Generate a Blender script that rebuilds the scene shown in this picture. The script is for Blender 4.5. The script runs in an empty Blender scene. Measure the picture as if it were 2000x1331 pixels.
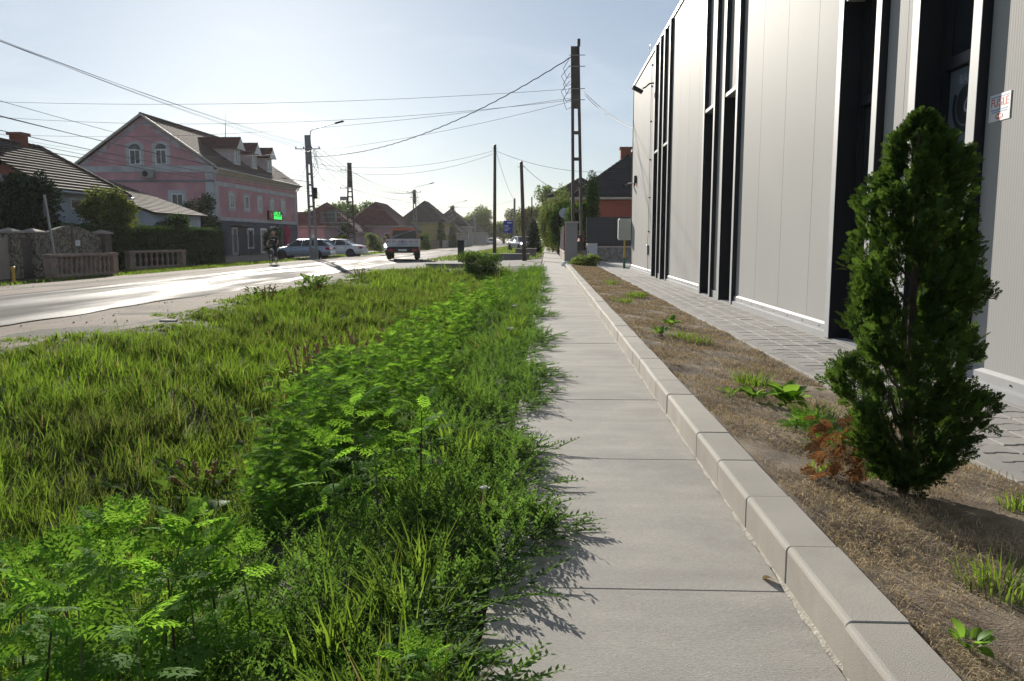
import bpy, bmesh, math, random
import numpy as np
from mathutils import Vector, Matrix, Euler
R = math.radians
random.seed(7)
rng = np.random.default_rng(11)
S = bpy.context.scene
COL = S.collection

# ------------------------------------------------------------------ camera
F = 1580.0; H = 1.08                      # focal length in photo pixels, eye height above the pavement
PITCH = math.atan(197.5 / F); YAW = math.atan(67 / (F / math.cos(PITCH)))
cam = bpy.data.objects.new('camera', bpy.data.cameras.new('camera'))
COL.objects.link(cam); S.camera = cam
cam.location = (0, 0, H)
cam.rotation_euler = (R(90) - PITCH, 0, YAW)
cam.data.sensor_width = 36; cam.data.lens = F / 2000 * 36
cam.data.clip_start = 0.05; cam.data.clip_end = 9000

# ------------------------------------------------------------------ sky and sun
SUN_EL, SUN_AZ = R(16.5), R(-19.0)        # azimuth from +Y, towards +X positive
sunvec = Vector((math.sin(SUN_AZ) * math.cos(SUN_EL), math.cos(SUN_AZ) * math.cos(SUN_EL), math.sin(SUN_EL)))
W = bpy.data.worlds.new('World'); S.world = W; W.use_nodes = True
wn = W.node_tree.nodes; wl = W.node_tree.links
wn.clear()
wo = wn.new('ShaderNodeOutputWorld'); bg = wn.new('ShaderNodeBackground')
sky = wn.new('ShaderNodeTexSky'); sky.sky_type = 'NISHITA'; sky.sun_disc = False
sky.sun_elevation = SUN_EL; sky.sun_rotation = SUN_AZ
sky.altitude = 100; sky.air_density = 1.0; sky.dust_density = 0.35; sky.ozone_density = 1.6
bg.inputs[1].default_value = 0.072
# thin high cloud: streaky noise mixed in by direction
tc = wn.new('ShaderNodeTexCoord'); mp = wn.new('ShaderNodeMapping')
mp.inputs['Scale'].default_value = (1.6, 1.6, 6.5); mp.inputs['Rotation'].default_value = (0.12, 0.2, 0.4)
nz = wn.new('ShaderNodeTexNoise'); nz.inputs['Scale'].default_value = 2.2; nz.inputs['Detail'].default_value = 7
nz.inputs['Roughness'].default_value = 0.58; nz.inputs['Distortion'].default_value = 0.4
cr = wn.new('ShaderNodeMapRange'); cr.inputs['From Min'].default_value = 0.52; cr.inputs['From Max'].default_value = 0.8
cr.inputs['To Min'].default_value = 0.3; cr.inputs['To Max'].default_value = 0.66
mx = wn.new('ShaderNodeMix'); mx.data_type = 'RGBA'
hs = wn.new('ShaderNodeHueSaturation'); hs.inputs['Saturation'].default_value = 0.45; hs.inputs['Value'].default_value = 1.35
wl.new(tc.outputs['Generated'], mp.inputs[0]); wl.new(mp.outputs[0], nz.inputs['Vector'])
wl.new(nz.outputs['Fac'], cr.inputs['Value']); wl.new(cr.outputs[0], mx.inputs['Factor'])
# hazy summer air: the clear-sky model is softened in contrast and saturation all round
gm = wn.new('ShaderNodeGamma'); gm.inputs[1].default_value = 0.7
h0 = wn.new('ShaderNodeHueSaturation'); h0.inputs['Saturation'].default_value = 0.85
tn = wn.new('ShaderNodeMix'); tn.data_type = 'RGBA'; tn.blend_type = 'MULTIPLY'; tn.inputs['Factor'].default_value = 1.0
tn.inputs['B'].default_value = (0.85, 0.97, 1.13, 1)
wl.new(sky.outputs[0], gm.inputs[0]); wl.new(gm.outputs[0], h0.inputs['Color']); wl.new(h0.outputs[0], tn.inputs['A'])
wl.new(tn.outputs['Result'], mx.inputs['A']); wl.new(tn.outputs['Result'], hs.inputs['Color']); wl.new(hs.outputs[0], mx.inputs['B'])
wl.new(mx.outputs['Result'], bg.inputs[0]); wl.new(bg.outputs[0], wo.inputs[0])

sl = bpy.data.lights.new('sun', 'SUN'); sl.energy = 4.2; sl.angle = R(0.55); sl.color = (1.0, 0.93, 0.82)
so = bpy.data.objects.new('sun', sl); COL.objects.link(so)
so.rotation_euler = (-sunvec).to_track_quat('-Z', 'Y').to_euler(); so.location = (-30, 80, 40)

S.view_settings.view_transform = 'Standard'; S.view_settings.look = 'None'
S.view_settings.gamma = 1.0; S.view_settings.use_curve_mapping = False
S.view_settings.exposure = 0.92

# ------------------------------------------------------------------ pixel -> place
def ray(px, py):
    u = (px - 1000) / F; v = (py - 665.5) / F
    c, s = math.cos(PITCH), math.sin(PITCH); cy, sy = math.cos(YAW), math.sin(YAW)
    fw = c - v * s; up = -s - v * c
    return (u * cy - fw * sy, fw * cy + u * sy, up)
def G(px, py, z=0.0):                     # where the ray meets a level surface
    d = ray(px, py); t = (z - H) / d[2]; return Vector((d[0] * t, d[1] * t, z))
def AY(px, py, Y):                        # a point at a known distance along the street
    d = ray(px, py); t = Y / d[1]; return Vector((d[0] * t, Y, H + d[2] * t))
def AX(px, py, X):
    d = ray(px, py); t = X / d[0]; return Vector((X, d[1] * t, H + d[2] * t))

# ------------------------------------------------------------------ materials
def nodes_of(name):
    m = bpy.data.materials.new(name); m.use_nodes = True
    n = m.node_tree.nodes; n.clear()
    out = n.new('ShaderNodeOutputMaterial')
    return m, n, m.node_tree.links, out
def ramp(n, l, src, c1, c2, lo=0.3, hi=0.7):
    r = n.new('ShaderNodeValToRGB'); r.color_ramp.elements[0].position = lo; r.color_ramp.elements[1].position = hi
    r.color_ramp.elements[0].color = (*c1, 1); r.color_ramp.elements[1].color = (*c2, 1)
    l.new(src, r.inputs[0]); return r.outputs[0]
def noise(n, l, vec, scale, detail=5, rough=0.55, dist=0.0):
    t = n.new('ShaderNodeTexNoise'); t.inputs['Scale'].default_value = scale; t.inputs['Detail'].default_value = detail
    t.inputs['Roughness'].default_value = rough; t.inputs['Distortion'].default_value = dist
    l.new(vec, t.inputs['Vector']); return t.outputs['Fac']
def mixc(n, l, fac, a, b, mode='MIX'):
    m = n.new('ShaderNodeMix'); m.data_type = 'RGBA'; m.blend_type = mode
    for k, v in (('Factor', fac), ('A', a), ('B', b)):
        if isinstance(v, (int, float)): m.inputs[k].default_value = v
        elif isinstance(v, tuple): m.inputs[k].default_value = (*v, 1)
        else: l.new(v, m.inputs[k])
    return m.outputs['Result']
def sc(c, k): return tuple(min(1, x * k) for x in c)
def mat(name, col, rough=0.7, metal=0.0, var=0.12, scale=2.0, fine=0.0, fscale=60.0, bump=0.0, bscale=80.0,
        stain=None, stscale=0.8, stlo=0.5, sthi=0.75, stretch=None, spec=0.4, objvar=0.0, coat=0.0, rvar=None):
    m, n, l, out = nodes_of(name)
    p = n.new('ShaderNodeBsdfPrincipled')
    g = n.new('ShaderNodeNewGeometry'); vec = g.outputs['Position']
    if stretch:
        q = n.new('ShaderNodeMapping'); q.inputs['Scale'].default_value = stretch; l.new(vec, q.inputs[0]); vec = q.outputs[0]
    c = ramp(n, l, noise(n, l, vec, scale), sc(col, 1 - var), sc(col, 1 + var))
    if fine: c = mixc(n, l, 1.0, c, ramp(n, l, noise(n, l, vec, fscale, 3), (1 - fine,) * 3, (1 + fine * .0 + 0,) * 3), 'MULTIPLY')
    if stain: 
        sf = n.new('ShaderNodeMapRange'); sf.inputs['From Min'].default_value = stlo; sf.inputs['From Max'].default_value = sthi
        l.new(noise(n, l, g.outputs['Position'], stscale, 8, 0.65, 0.3), sf.inputs['Value'])
        c = mixc(n, l, sf.outputs[0], c, stain)
    if objvar:
        oi = n.new('ShaderNodeObjectInfo'); mr = n.new('ShaderNodeMapRange')
        mr.inputs['To Min'].default_value = 1 - objvar; mr.inputs['To Max'].default_value = 1 + objvar
        l.new(oi.outputs['Random'], mr.inputs['Value'])
        cm = n.new('ShaderNodeVectorMath'); cm.operation = 'SCALE'; l.new(c, cm.inputs[0]); l.new(mr.outputs[0], cm.inputs['Scale']); c = cm.outputs[0]
    l.new(c, p.inputs['Base Color'])
    p.inputs['Roughness'].default_value = rough; p.inputs['Metallic'].default_value = metal
    p.inputs['Specular IOR Level'].default_value = spec; p.inputs['Coat Weight'].default_value = coat
    if rvar:
        rr_ = n.new('ShaderNodeMapRange'); rr_.inputs['From Min'].default_value = .38; rr_.inputs['From Max'].default_value = .62; rr_.inputs['To Min'].default_value, rr_.inputs['To Max'].default_value = rvar
        l.new(noise(n, l, vec, .5, 3), rr_.inputs['Value']); l.new(rr_.outputs[0], p.inputs['Roughness'])
    if bump:
        b = n.new('ShaderNodeBump'); b.inputs['Strength'].default_value = bump; b.inputs['Distance'].default_value = 0.01
        l.new(noise(n, l, vec, bscale, 4, 0.6), b.inputs['Height']); l.new(b.outputs[0], p.inputs['Normal'])
    l.new(p.outputs[0], out.inputs[0]); return m
def leaf(name, col, tcol, trans=0.45, var=0.3, rough=0.45, gloss=0.06, patch=None, pscale=0.5, dry=None, dryamt=0.0):
    """thin leaf: reflects its own colour, lets a yellower green through; colour varies leaf by leaf"""
    m, n, l, out = nodes_of(name)
    at = n.new('ShaderNodeAttribute'); at.attribute_name = 'rnd'
    oi = n.new('ShaderNodeObjectInfo')
    ad = n.new('ShaderNodeMath'); ad.operation = 'ADD'; l.new(at.outputs['Fac'], ad.inputs[0])
    fr = n.new('ShaderNodeMath'); fr.operation = 'FRACT'; l.new(oi.outputs['Random'], ad.inputs[1]); l.new(ad.outputs[0], fr.inputs[0])
    r = fr.outputs[0]
    c = ramp(n, l, r, sc(col, 1 - var), sc(col, 1 + var), 0, 1); t = ramp(n, l, r, sc(tcol, 1 - var), sc(tcol, 1 + var), 0, 1)
    g = n.new('ShaderNodeNewGeometry')
    if patch:
        pf = n.new('ShaderNodeMapRange'); pf.inputs['From Min'].default_value = 0.42; pf.inputs['From Max'].default_value = 0.66
        l.new(noise(n, l, g.outputs['Position'], pscale, 4), pf.inputs['Value'])
        c = mixc(n, l, pf.outputs[0], c, patch); t = mixc(n, l, pf.outputs[0], t, sc(patch, 1.7))
    if dry:
        df = n.new('ShaderNodeMath'); df.operation = 'GREATER_THAN'; df.inputs[1].default_value = 1 - dryamt; l.new(r, df.inputs[0])
        c = mixc(n, l, df.outputs[0], c, dry); t = mixc(n, l, df.outputs[0], t, sc(dry, 1.0))
    d = n.new('ShaderNodeBsdfDiffuse'); tr = n.new('ShaderNodeBsdfTranslucent'); gl = n.new('ShaderNodeBsdfGlossy')
    gl.inputs['Roughness'].default_value = rough + .15; gl.inputs['Color'].default_value = (.9, .95, .9, 1)
    l.new(c, d.inputs[0]); l.new(t, tr.inputs[0])
    a = n.new('ShaderNodeMixShader'); a.inputs[0].default_value = trans; l.new(d.outputs[0], a.inputs[1]); l.new(tr.outputs[0], a.inputs[2])
    b = n.new('ShaderNodeMixShader'); b.inputs[0].default_value = gloss * .22; l.new(a.outputs[0], b.inputs[1]); l.new(gl.outputs[0], b.inputs[2])
    l.new(b.outputs[0], out.inputs[0]); return m
def plain(name, col, rough=0.5, metal=0.0, spec=0.4, coat=0.0):
    return mat(name, col, rough, metal, var=0.05, scale=6, spec=spec, coat=coat)
def emit(name, col, k):
    m, n, l, out = nodes_of(name); e = n.new('ShaderNodeEmission'); e.inputs[0].default_value = (*col, 1); e.inputs[1].default_value = k
    l.new(e.outputs[0], out.inputs[0]); return m

# ------------------------------------------------------------------ mesh helpers
def link(o, parent=None):
    COL.objects.link(o); o.parent = parent; return o
def tag(o, label=None, cat=None, group=None, kind=None):
    if label: o['label'] = label
    if cat: o['category'] = cat
    if group: o['group'] = group
    if kind: o['kind'] = kind
    return o
def empty(name, loc=(0, 0, 0), rz=0.0, label=None, cat=None, group=None):
    o = bpy.data.objects.new(name, None); o.location = loc; o.rotation_euler = (0, 0, rz); o.empty_display_size = 0.2
    link(o); return tag(o, label, cat, group)
class MB:
    """collects shapes; build() links them as one mesh object"""
    def __init__(s, M=None): s.v = []; s.f = []; s.mi = []; s.M = M or Matrix.Identity(4); s.k = 0
    def add(s, vs, fs, k=None):
        b = len(s.v); s.v += [tuple(s.M @ Vector(p)) for p in vs]
        for f in fs: s.f.append(tuple(b + i for i in f)); s.mi.append(s.k if k is None else k)
        return s
    def box(s, x0, x1, y0, y1, z0, z1):
        return s.add([(x0, y0, z0), (x1, y0, z0), (x1, y1, z0), (x0, y1, z0), (x0, y0, z1), (x1, y0, z1), (x1, y1, z1), (x0, y1, z1)],
                     [(0, 3, 2, 1), (4, 5, 6, 7), (0, 1, 5, 4), (1, 2, 6, 5), (2, 3, 7, 6), (3, 0, 4, 7)])
    def cbox(s, c, d, M=None):
        old = s.M
        if M is not None: s.M = s.M @ M
        s.box(c[0] - d[0] / 2, c[0] + d[0] / 2, c[1] - d[1] / 2, c[1] + d[1] / 2, c[2] - d[2] / 2, c[2] + d[2] / 2); s.M = old; return s
    def bbox(s, x0, x1, y0, y1, z0, z1, b=0.01):                 # box with chamfered edges all round
        vs = []
        for z, i in ((z0, b), (z0 + b, 0), (z1 - b, 0), (z1, b)):
            vs += [(x0 + i, y0 + i, z), (x1 - i, y0 + i, z), (x1 - i, y1 - i, z), (x0 + i, y1 - i, z)]
        fs = [(0, 3, 2, 1), (12, 13, 14, 15)]
        for r in range(3):
            for q in range(4): fs.append((r * 4 + q, r * 4 + (q + 1) % 4, r * 4 + 4 + (q + 1) % 4, r * 4 + 4 + q))
        return s.add(vs, fs)
    def poly(s, pts): return s.add(pts, [tuple(range(len(pts)))])
    def prism(s, pts, axis, a, b):                               # polygon in the two other axes, extruded along axis
        def P(p, t): return {0: (t, p[0], p[1]), 1: (p[0], t, p[1]), 2: (p[0], p[1], t)}[axis]
        n = len(pts); vs = [P(p, a) for p in pts] + [P(p, b) for p in pts]
        return s.add(vs, [tuple(range(n - 1, -1, -1)), tuple(range(n, 2 * n))] + [(i, (i + 1) % n, n + (i + 1) % n, n + i) for i in range(n)])
    def tube(s, pts, r, n=8, cap=True):
        pts = [Vector(p) for p in pts]; rs = r if isinstance(r, (list, tuple)) else [r] * len(pts); vs = []; fs = []
        up = None
        for i, p in enumerate(pts):
            d = (pts[min(i + 1, len(pts) - 1)] - pts[max(i - 1, 0)]).normalized()
            if up is None: up = Vector((0, 0, 1)) if abs(d.z) < .9 else Vector((1, 0, 0))
            a = d.cross(up).normalized(); up = a.cross(d).normalized()
            for k in range(n):
                t = 2 * math.pi * k / n; vs.append(tuple(p + (a * math.cos(t) + up * math.sin(t)) * rs[i]))
        for i in range(len(pts) - 1):
            for k in range(n): fs.append((i * n + k, i * n + (k + 1) % n, (i + 1) * n + (k + 1) % n, (i + 1) * n + k))
        if cap: fs += [tuple(range(n - 1, -1, -1)), tuple(range((len(pts) - 1) * n, len(pts) * n))]
        return s.add(vs, fs)
    def lathe(s, prof, c=(0, 0, 0), n=16, axis=2):
        vs = []; fs = []
        for r, h in prof:
            for k in range(n):
                t = 2 * math.pi * k / n; a, b = r * math.cos(t), r * math.sin(t)
                p = {0: (h, a, b), 1: (b, h, a), 2: (a, b, h)}[axis]; vs.append((p[0] + c[0], p[1] + c[1], p[2] + c[2]))
        m = len(prof)
        for i in range(m - 1):
            for k in range(n): fs.append((i * n + k, i * n + (k + 1) % n, (i + 1) * n + (k + 1) % n, (i + 1) * n + k))
        fs += [tuple(range(n - 1, -1, -1)), tuple(range((m - 1) * n, m * n))]
        return s.add(vs, fs)
    def loft(s, secs, closed=True, caps=True):
        n = len(secs[0]); vs = [p for q in secs for p in q]; fs = []
        for i in range(len(secs) - 1):
            for k in range(n if closed else n - 1): fs.append((i * n + k, i * n + (k + 1) % n, (i + 1) * n + (k + 1) % n, (i + 1) * n + k))
        if caps: fs += [tuple(range(n - 1, -1, -1)), tuple(range((len(secs) - 1) * n, len(secs) * n))]
        return s.add(vs, fs)
    def build(s, name, mats, parent=None, smooth=False, world=False, angle=None, fix=False):
        me = bpy.data.meshes.new(name)
        v = s.v
        if world and parent is not None:
            L = parent.location
            if parent.parent: L = L + parent.parent.location
            v = [(p[0] - L[0], p[1] - L[1], p[2] - L[2]) for p in v]
        me.from_pydata(v, [], s.f)
        for m in (mats if isinstance(mats, list) else [mats]): me.materials.append(m)
        me.polygons.foreach_set('material_index', s.mi)
        if fix or smooth:
            bm = bmesh.new(); bm.from_mesh(me)
            if fix: bmesh.ops.remove_doubles(bm, verts=bm.verts, dist=1e-5)
            bmesh.ops.recalc_face_normals(bm, faces=bm.faces); bm.to_mesh(me); bm.free()
        if smooth:
            me.polygons.foreach_set('use_smooth', [True] * len(me.polygons))
            if angle is not None: me.set_sharp_from_angle(angle=R(angle))
        me.update()
        return link(bpy.data.objects.new(name, me), parent)
def npmesh(name, verts, tris, mt, parent=None, rnd=None, smooth=False, quads=False):
    """numpy -> mesh object; rnd: one value per vertex"""
    me = bpy.data.meshes.new(name); k = 4 if quads else 3
    me.vertices.add(len(verts)); me.vertices.foreach_set('co', np.ascontiguousarray(verts, dtype=np.float32).ravel())
    me.loops.add(len(tris) * k); me.loops.foreach_set('vertex_index', np.ascontiguousarray(tris, dtype=np.int32).ravel())
    me.polygons.add(len(tris)); me.polygons.foreach_set('loop_start', np.arange(0, len(tris) * k, k, dtype=np.int32))
    if smooth: me.polygons.foreach_set('use_smooth', np.ones(len(tris), dtype=bool))
    if rnd is not None:
        a = me.attributes.new('rnd', 'FLOAT', 'POINT'); a.data.foreach_set('value', np.ascontiguousarray(rnd, dtype=np.float32))
    me.materials.append(mt); me.update(calc_edges=True); me.validate()
    return link(bpy.data.objects.new(name, me), parent)
def rotm(rx, ry, rz):
    """arrays of angles -> (N,3,3), applied x then y then z"""
    cx, sx, cy, sy, cz, sz = np.cos(rx), np.sin(rx), np.cos(ry), np.sin(ry), np.cos(rz), np.sin(rz)
    M = np.empty((len(rx), 3, 3))
    M[:, 0, 0] = cz * cy; M[:, 0, 1] = cz * sy * sx - sz * cx; M[:, 0, 2] = cz * sy * cx + sz * sx
    M[:, 1, 0] = sz * cy; M[:, 1, 1] = sz * sy * sx + cz * cx; M[:, 1, 2] = sz * sy * cx - cz * sx
    M[:, 2, 0] = -sy; M[:, 2, 1] = cy * sx; M[:, 2, 2] = cy * cx
    return M
def stamp(tv, tf, pos, M, scale, rnd=None):
    """copies of a template (tv verts, tf tris) at pos with rotation M and scale -> verts, tris, rnd"""
    n = len(pos); tv = np.asarray(tv, float); tf = np.asarray(tf, int); sca = np.asarray(scale, float)
    if sca.ndim == 1: sca = sca[:, None]
    v = np.einsum('nij,nkj->nki', M, tv[None] * sca[:, None, :]) + np.asarray(pos)[:, None, :]
    t = tf[None] + (np.arange(n) * len(tv))[:, None, None]
    r = np.repeat(rng.random(n) if rnd is None else rnd, len(tv))
    return v.reshape(-1, 3), t.reshape(-1, 3), r
def join(parts):
    V, T, Q = [], [], []; b = 0
    for v, t, r in parts: V.append(v); T.append(t + b); Q.append(r); b += len(v)
    return np.concatenate(V), np.concatenate(T), np.concatenate(Q)
def text_mesh(txt, size, extrude=0.0, shear=0.0, align='LEFT'):
    c = bpy.data.curves.new('lettering', 'FONT'); c.body = txt; c.size = size; c.extrude = extrude; c.shear = shear; c.align_x = align
    o = bpy.data.objects.new('lettering', c); COL.objects.link(o)
    bpy.context.view_layer.update()
    me = bpy.data.meshes.new_from_object(o.evaluated_get(bpy.context.evaluated_depsgraph_get()))
    bpy.data.objects.remove(o); bpy.data.curves.remove(c); return me
def copy_tree(o, parent=None):
    c = o.copy(); COL.objects.link(c); c.parent = parent
    for ch in list(o.children): copy_tree(ch, c)
    return c
# ------------------------------------------------------------------ shared materials
M_conc = mat('pavement_concrete', (.445, .42, .38), .85, var=.15, scale=2.2, fine=.3, fscale=150, bump=.5, bscale=260, stain=(.25, .24, .225), stscale=1.5, stlo=.48, sthi=.78, stretch=(.6, 2.2, 1))
M_kerb = mat('kerb_concrete', (.40, .375, .33), .85, var=.1, scale=2.5, fine=.12, fscale=260, bump=.3, bscale=300, stain=(.27, .25, .22), stscale=2.2, stlo=.55, sthi=.85, objvar=.06)
M_edge = mat('edging_concrete', (.33, .32, .30), .9, var=.1, scale=3, fine=.1, fscale=200, bump=.3, bscale=200, objvar=.05)
M_paver = mat('paver_concrete', (.37, .35, .325), .88, var=.1, scale=4, fine=.14, fscale=240, bump=.4, bscale=260, objvar=.09)
M_sand = mat('joint_sand', (.07, .065, .058), .95, var=.2, scale=12, bump=.5, bscale=150)
M_mortar = mat('mortar', (.40, .37, .31), .95, var=.2, scale=14, bump=.8, bscale=90)
M_soil = mat('dry_soil', (.33, .265, .19), .95, var=.35, scale=3.2, fine=.5, fscale=120, bump=1.0, bscale=110, stain=(.10, .07, .045), stscale=2.4, stlo=.46, sthi=.62)
M_ground = mat('verge_earth', (.05, .052, .024), .95, var=.4, scale=2.0, fine=.3, fscale=50, bump=1.0, bscale=40, stain=(.075, .06, .035), stscale=.9)
M_asph = mat('asphalt', (.095, .091, .086), .74, var=.16, scale=.9, fine=.25, fscale=160, bump=.55, bscale=120, stain=(.085, .083, .08), stscale=.5, stretch=(2.2, .25, 1), spec=.15, rvar=(.6, .95))
M_dirt = mat('dusty_shoulder', (.24, .185, .135), .95, var=.22, scale=1.2, fine=.3, fscale=60, bump=1.0, bscale=45, stain=(.15, .125, .10), stscale=.7, stlo=.5, sthi=.7)
M_gravel = mat('gravel', (.26, .245, .225), .95, var=.3, scale=14, fine=.45, fscale=45, bump=1.0, bscale=35)
M_black = plain('black_trim', (.011, .013, .018), .38)
M_trim = plain('silver_trim', (.40, .41, .42), .5, .0, .06)
M_alu = plain('base_rail', (.37, .375, .38), .5, .0, .08)
M_dark = plain('dark_void', (.006, .006, .007), .8)
M_white = mat('white_paint', (.72, .72, .70), .6, var=.06)
M_rubber = plain('rubber', (.015, .015, .016), .75)
M_chrome = plain('bright_metal', (.62, .62, .62), .25, 1.0)
M_steel = plain('galvanised_steel', (.33, .34, .35), .5, .6)
def glassmat(name, col=(.02, .025, .03), rough=.06):
    return plain(name, col, rough, 0.0, .6)
M_glass = glassmat('window_glass')
# ribbed sandwich panel
def panel_mat(name, col):
    m, n, l, out = nodes_of(name); p = n.new('ShaderNodeBsdfPrincipled'); g = n.new('ShaderNodeNewGeometry')
    w = n.new('ShaderNodeTexWave'); w.wave_type = 'BANDS'; w.bands_direction = 'Y'; w.wave_profile = 'TRI'
    w.inputs['Scale'].default_value = 10.5; w.inputs['Distortion'].default_value = 0
    l.new(g.outputs['Position'], w.inputs['Vector'])
    b = n.new('ShaderNodeBump'); b.inputs['Strength'].default_value = .32; b.inputs['Distance'].default_value = .002
    l.new(w.outputs['Fac'], b.inputs['Height']); l.new(b.outputs[0], p.inputs['Normal'])
    c = ramp(n, l, noise(n, l, g.outputs['Position'], .7, 4), sc(col, .96), sc(col, 1.03))
    oi = n.new('ShaderNodeObjectInfo'); c = mixc(n, l, 1.0, c, ramp(n, l, oi.outputs['Random'], (.95,) * 3, (1, 1, 1), 0, 1), 'MULTIPLY')
    l.new(c, p.inputs['Base Color']); p.inputs['Metallic'].default_value = .0; p.inputs['Roughness'].default_value = .55; p.inputs['Specular IOR Level'].default_value = .011
    l.new(p.outputs[0], out.inputs[0]); return m
M_panel = panel_mat('ribbed_silver_panel', (.41, .405, .395))

# ------------------------------------------------------------------ terrain
def smooth(a, b, t): t = np.clip((t - a) / (b - a), 0, 1); return t * t * (3 - 2 * t)
PX = [-400, -60, -17.5, -14.2, -8.0, -6.4, -5.0, -3.6, -2.4, -1.7, -1.0, -.5, -.2, 400]
PZ = [-.42, -.42, -.42, -.25, -.235, -.215, -.30, -.47, -.60, -.50, -.24, -.10, -.075, -.075]
FZ = [-.42, -.42, -.42, -.25, -.235, -.20, -.17, -.14, -.11, -.09, -.08, -.075, -.075, -.075]
def gz(x, y):
    x = np.asarray(x, float); y = np.asarray(y, float)
    a = np.interp(x, PX, PZ); b = np.interp(x, PX, FZ); k = smooth(32.0, 34.2, y) 
    z = a * (1 - k) + b * k
    z = z + np.where((x > -6.3) & (x < -.45), .035 * np.sin(x * 2.3 + y * .7) * np.cos(y * 1.31 + x * .6) * (1 - k), 0)
    return z
xs = np.concatenate([[-4000, -1500, -400, -150, -60, -30, -20, -17.5, -14.2, -12, -8], np.linspace(-6.6, -.2, 42), [.2, 3, 8, 20, 60, 200, 900, 4000]])
ys = np.concatenate([[-300, -60, -20], np.linspace(-4, 36, 110), [40, 50, 70, 100, 150, 250, 500, 1200, 3000, 7000]])
gx, gy = np.meshgrid(xs, ys); gzz = gz(gx, gy); nx, ny = len(xs), len(ys)
idx = np.arange(nx * ny).reshape(ny, nx)
q = np.stack([idx[:-1, :-1], idx[:-1, 1:], idx[1:, 1:], idx[1:, :-1]], -1).reshape(-1, 4)
ground = npmesh('ground', np.stack([gx, gy, gzz], -1).reshape(-1, 3), q, M_ground, quads=True, smooth=True); tag(ground, kind='structure')

def strip(name, left, right, z, mt, n=200, jl=0.0, jr=0.0, y0=-20, y1=900, zf=None, seed=1):
    """a long sheet between two edges that may wander; left/right are functions of y or numbers"""
    rr = np.random.default_rng(seed)
    yy = np.concatenate([np.linspace(y0, min(90, y1), n), np.linspace(min(90, y1), y1, 24)[1:]]) if y1 > 90 else np.linspace(y0, y1, n)
    def edge(e, j):
        b = np.array([e(t) if callable(e) else e for t in yy], float)
        w = sum(np.sin(yy * f + p) * a for f, p, a in ((.37, 1.0 + seed, .5), (1.1, 2.3 * seed, .3), (2.9, .7 + seed, .2)))
        return b + j * (w + rr.normal(0, .04, len(yy)))
    l_, r_ = edge(left, jl), edge(right, jr); ks = np.linspace(0, 1, 7)
    X = l_[:, None] * (1 - ks) + r_[:, None] * ks; Y = np.repeat(yy[:, None], 7, 1)
    Z = np.full_like(X, z) if zf is None else zf(X, Y)
    i = np.arange(X.size).reshape(X.shape)
    q = np.stack([i[:-1, :-1], i[:-1, 1:], i[1:, 1:], i[1:, :-1]], -1).reshape(-1, 4)
    return tag(npmesh(name, np.stack([X, Y, Z], -1).reshape(-1, 3), q, mt, quads=True, smooth=True), kind='structure')
strip('dirt_shoulder', -17.6, -6.35, 0, M_dirt, jl=.35, jr=.5, zf=lambda X, Y: gz(X, Y) + .005, seed=3, n=420)
road = strip('road', -12.7, -8.1, 0, M_asph, jl=.12, jr=.22, zf=lambda X, Y: -.222 + .06 * (1 - ((X + 10.4) / 2.4) ** 2).clip(0), seed=5, n=420)
strip('yard_ground', -30, -17.4, -.405, M_dirt, y0=52, y1=104, seed=8, jr=.2)
strip('gravel_driveway', -8.3, -.25, 0, M_gravel, y0=34.6, y1=47, zf=lambda X, Y: gz(X, Y) + .02, jl=.2, jr=.0, seed=9, n=60)

# ------------------------------------------------------------------ pavement of cast slabs
sw = tag(bpy.data.objects.new('sidewalk', None), kind='structure'); link(sw)
joints = [-3.6, -2.1, -.6, .92, 2.42, 3.93, 5.43]
while joints[-1] < 130: joints.append(joints[-1] + 1.5 + (1.5 if joints[-1] > 40 else 0))
for i in range(len(joints) - 1):
    a, b = joints[i], joints[i + 1]; t = random.uniform(-.002, .002); m = MB()
    wl_, wr_ = -.17 + random.uniform(-.01, .01), (.7505 if a < 31 else .86)
    m.bbox(wl_, wr_, a + .0015, b - .0015, -.11, 0 + t, .003); m.build('slab', M_conc, sw)
MB().box(-.16, .74, -3.6, 130, -.1, -.014).build('joint_fill', M_sand, sw)

# ------------------------------------------------------------------ kerb of precast stones with a chamfered top edge
kerb = tag(bpy.data.objects.new('kerb', None), kind='structure'); link(kerb)
ky = [1.954, 2.44]; L = .502
def kerb_stone(a, b):
    m = MB(); g = .0015
    prof = [(.752, -.12), (.752, .115), (.7545, .1225), (.7605, .1285), (.768, .131), (.908, .131), (.912, .127), (.912, -.12)]
    n = len(prof); secs = []
    for y, ins in ((a + g, .0025), (a + g + .003, 0), (b - g - .003, 0), (b - g, .0025)):
        cx, cz = .83, 0.0
        secs.append([(cx + (x - cx) * (1 - ins / .08), y, cz + (z - cz) * (1 - ins / .13)) for x, z in prof])
    m.loft(secs)
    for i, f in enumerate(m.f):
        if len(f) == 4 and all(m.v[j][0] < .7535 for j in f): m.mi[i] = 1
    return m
M_kerbface = mat('kerb_face_darker', (.345, .32, .275), .9, var=.12, scale=2.5, fine=.14, fscale=240, bump=.3, bscale=300, stain=(.24, .215, .18), stscale=3.0, stlo=.48, sthi=.8, objvar=.07)  # upright face is darker and browner than the top
y = 1.954 - L * 11
while y < 30.6:
    o = kerb_stone(y, y + L).build('kerb_stone', [M_kerb, M_kerbface], kerb)
    o.location.z = random.uniform(-.003, .002); o.location.x = random.uniform(-.002, .003); y += L
MB().box(.77, .9, -3.5, 30.5, -.1, .11).build('kerb_bedding', M_sand, kerb)
m = MB(); t = -3.5
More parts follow.
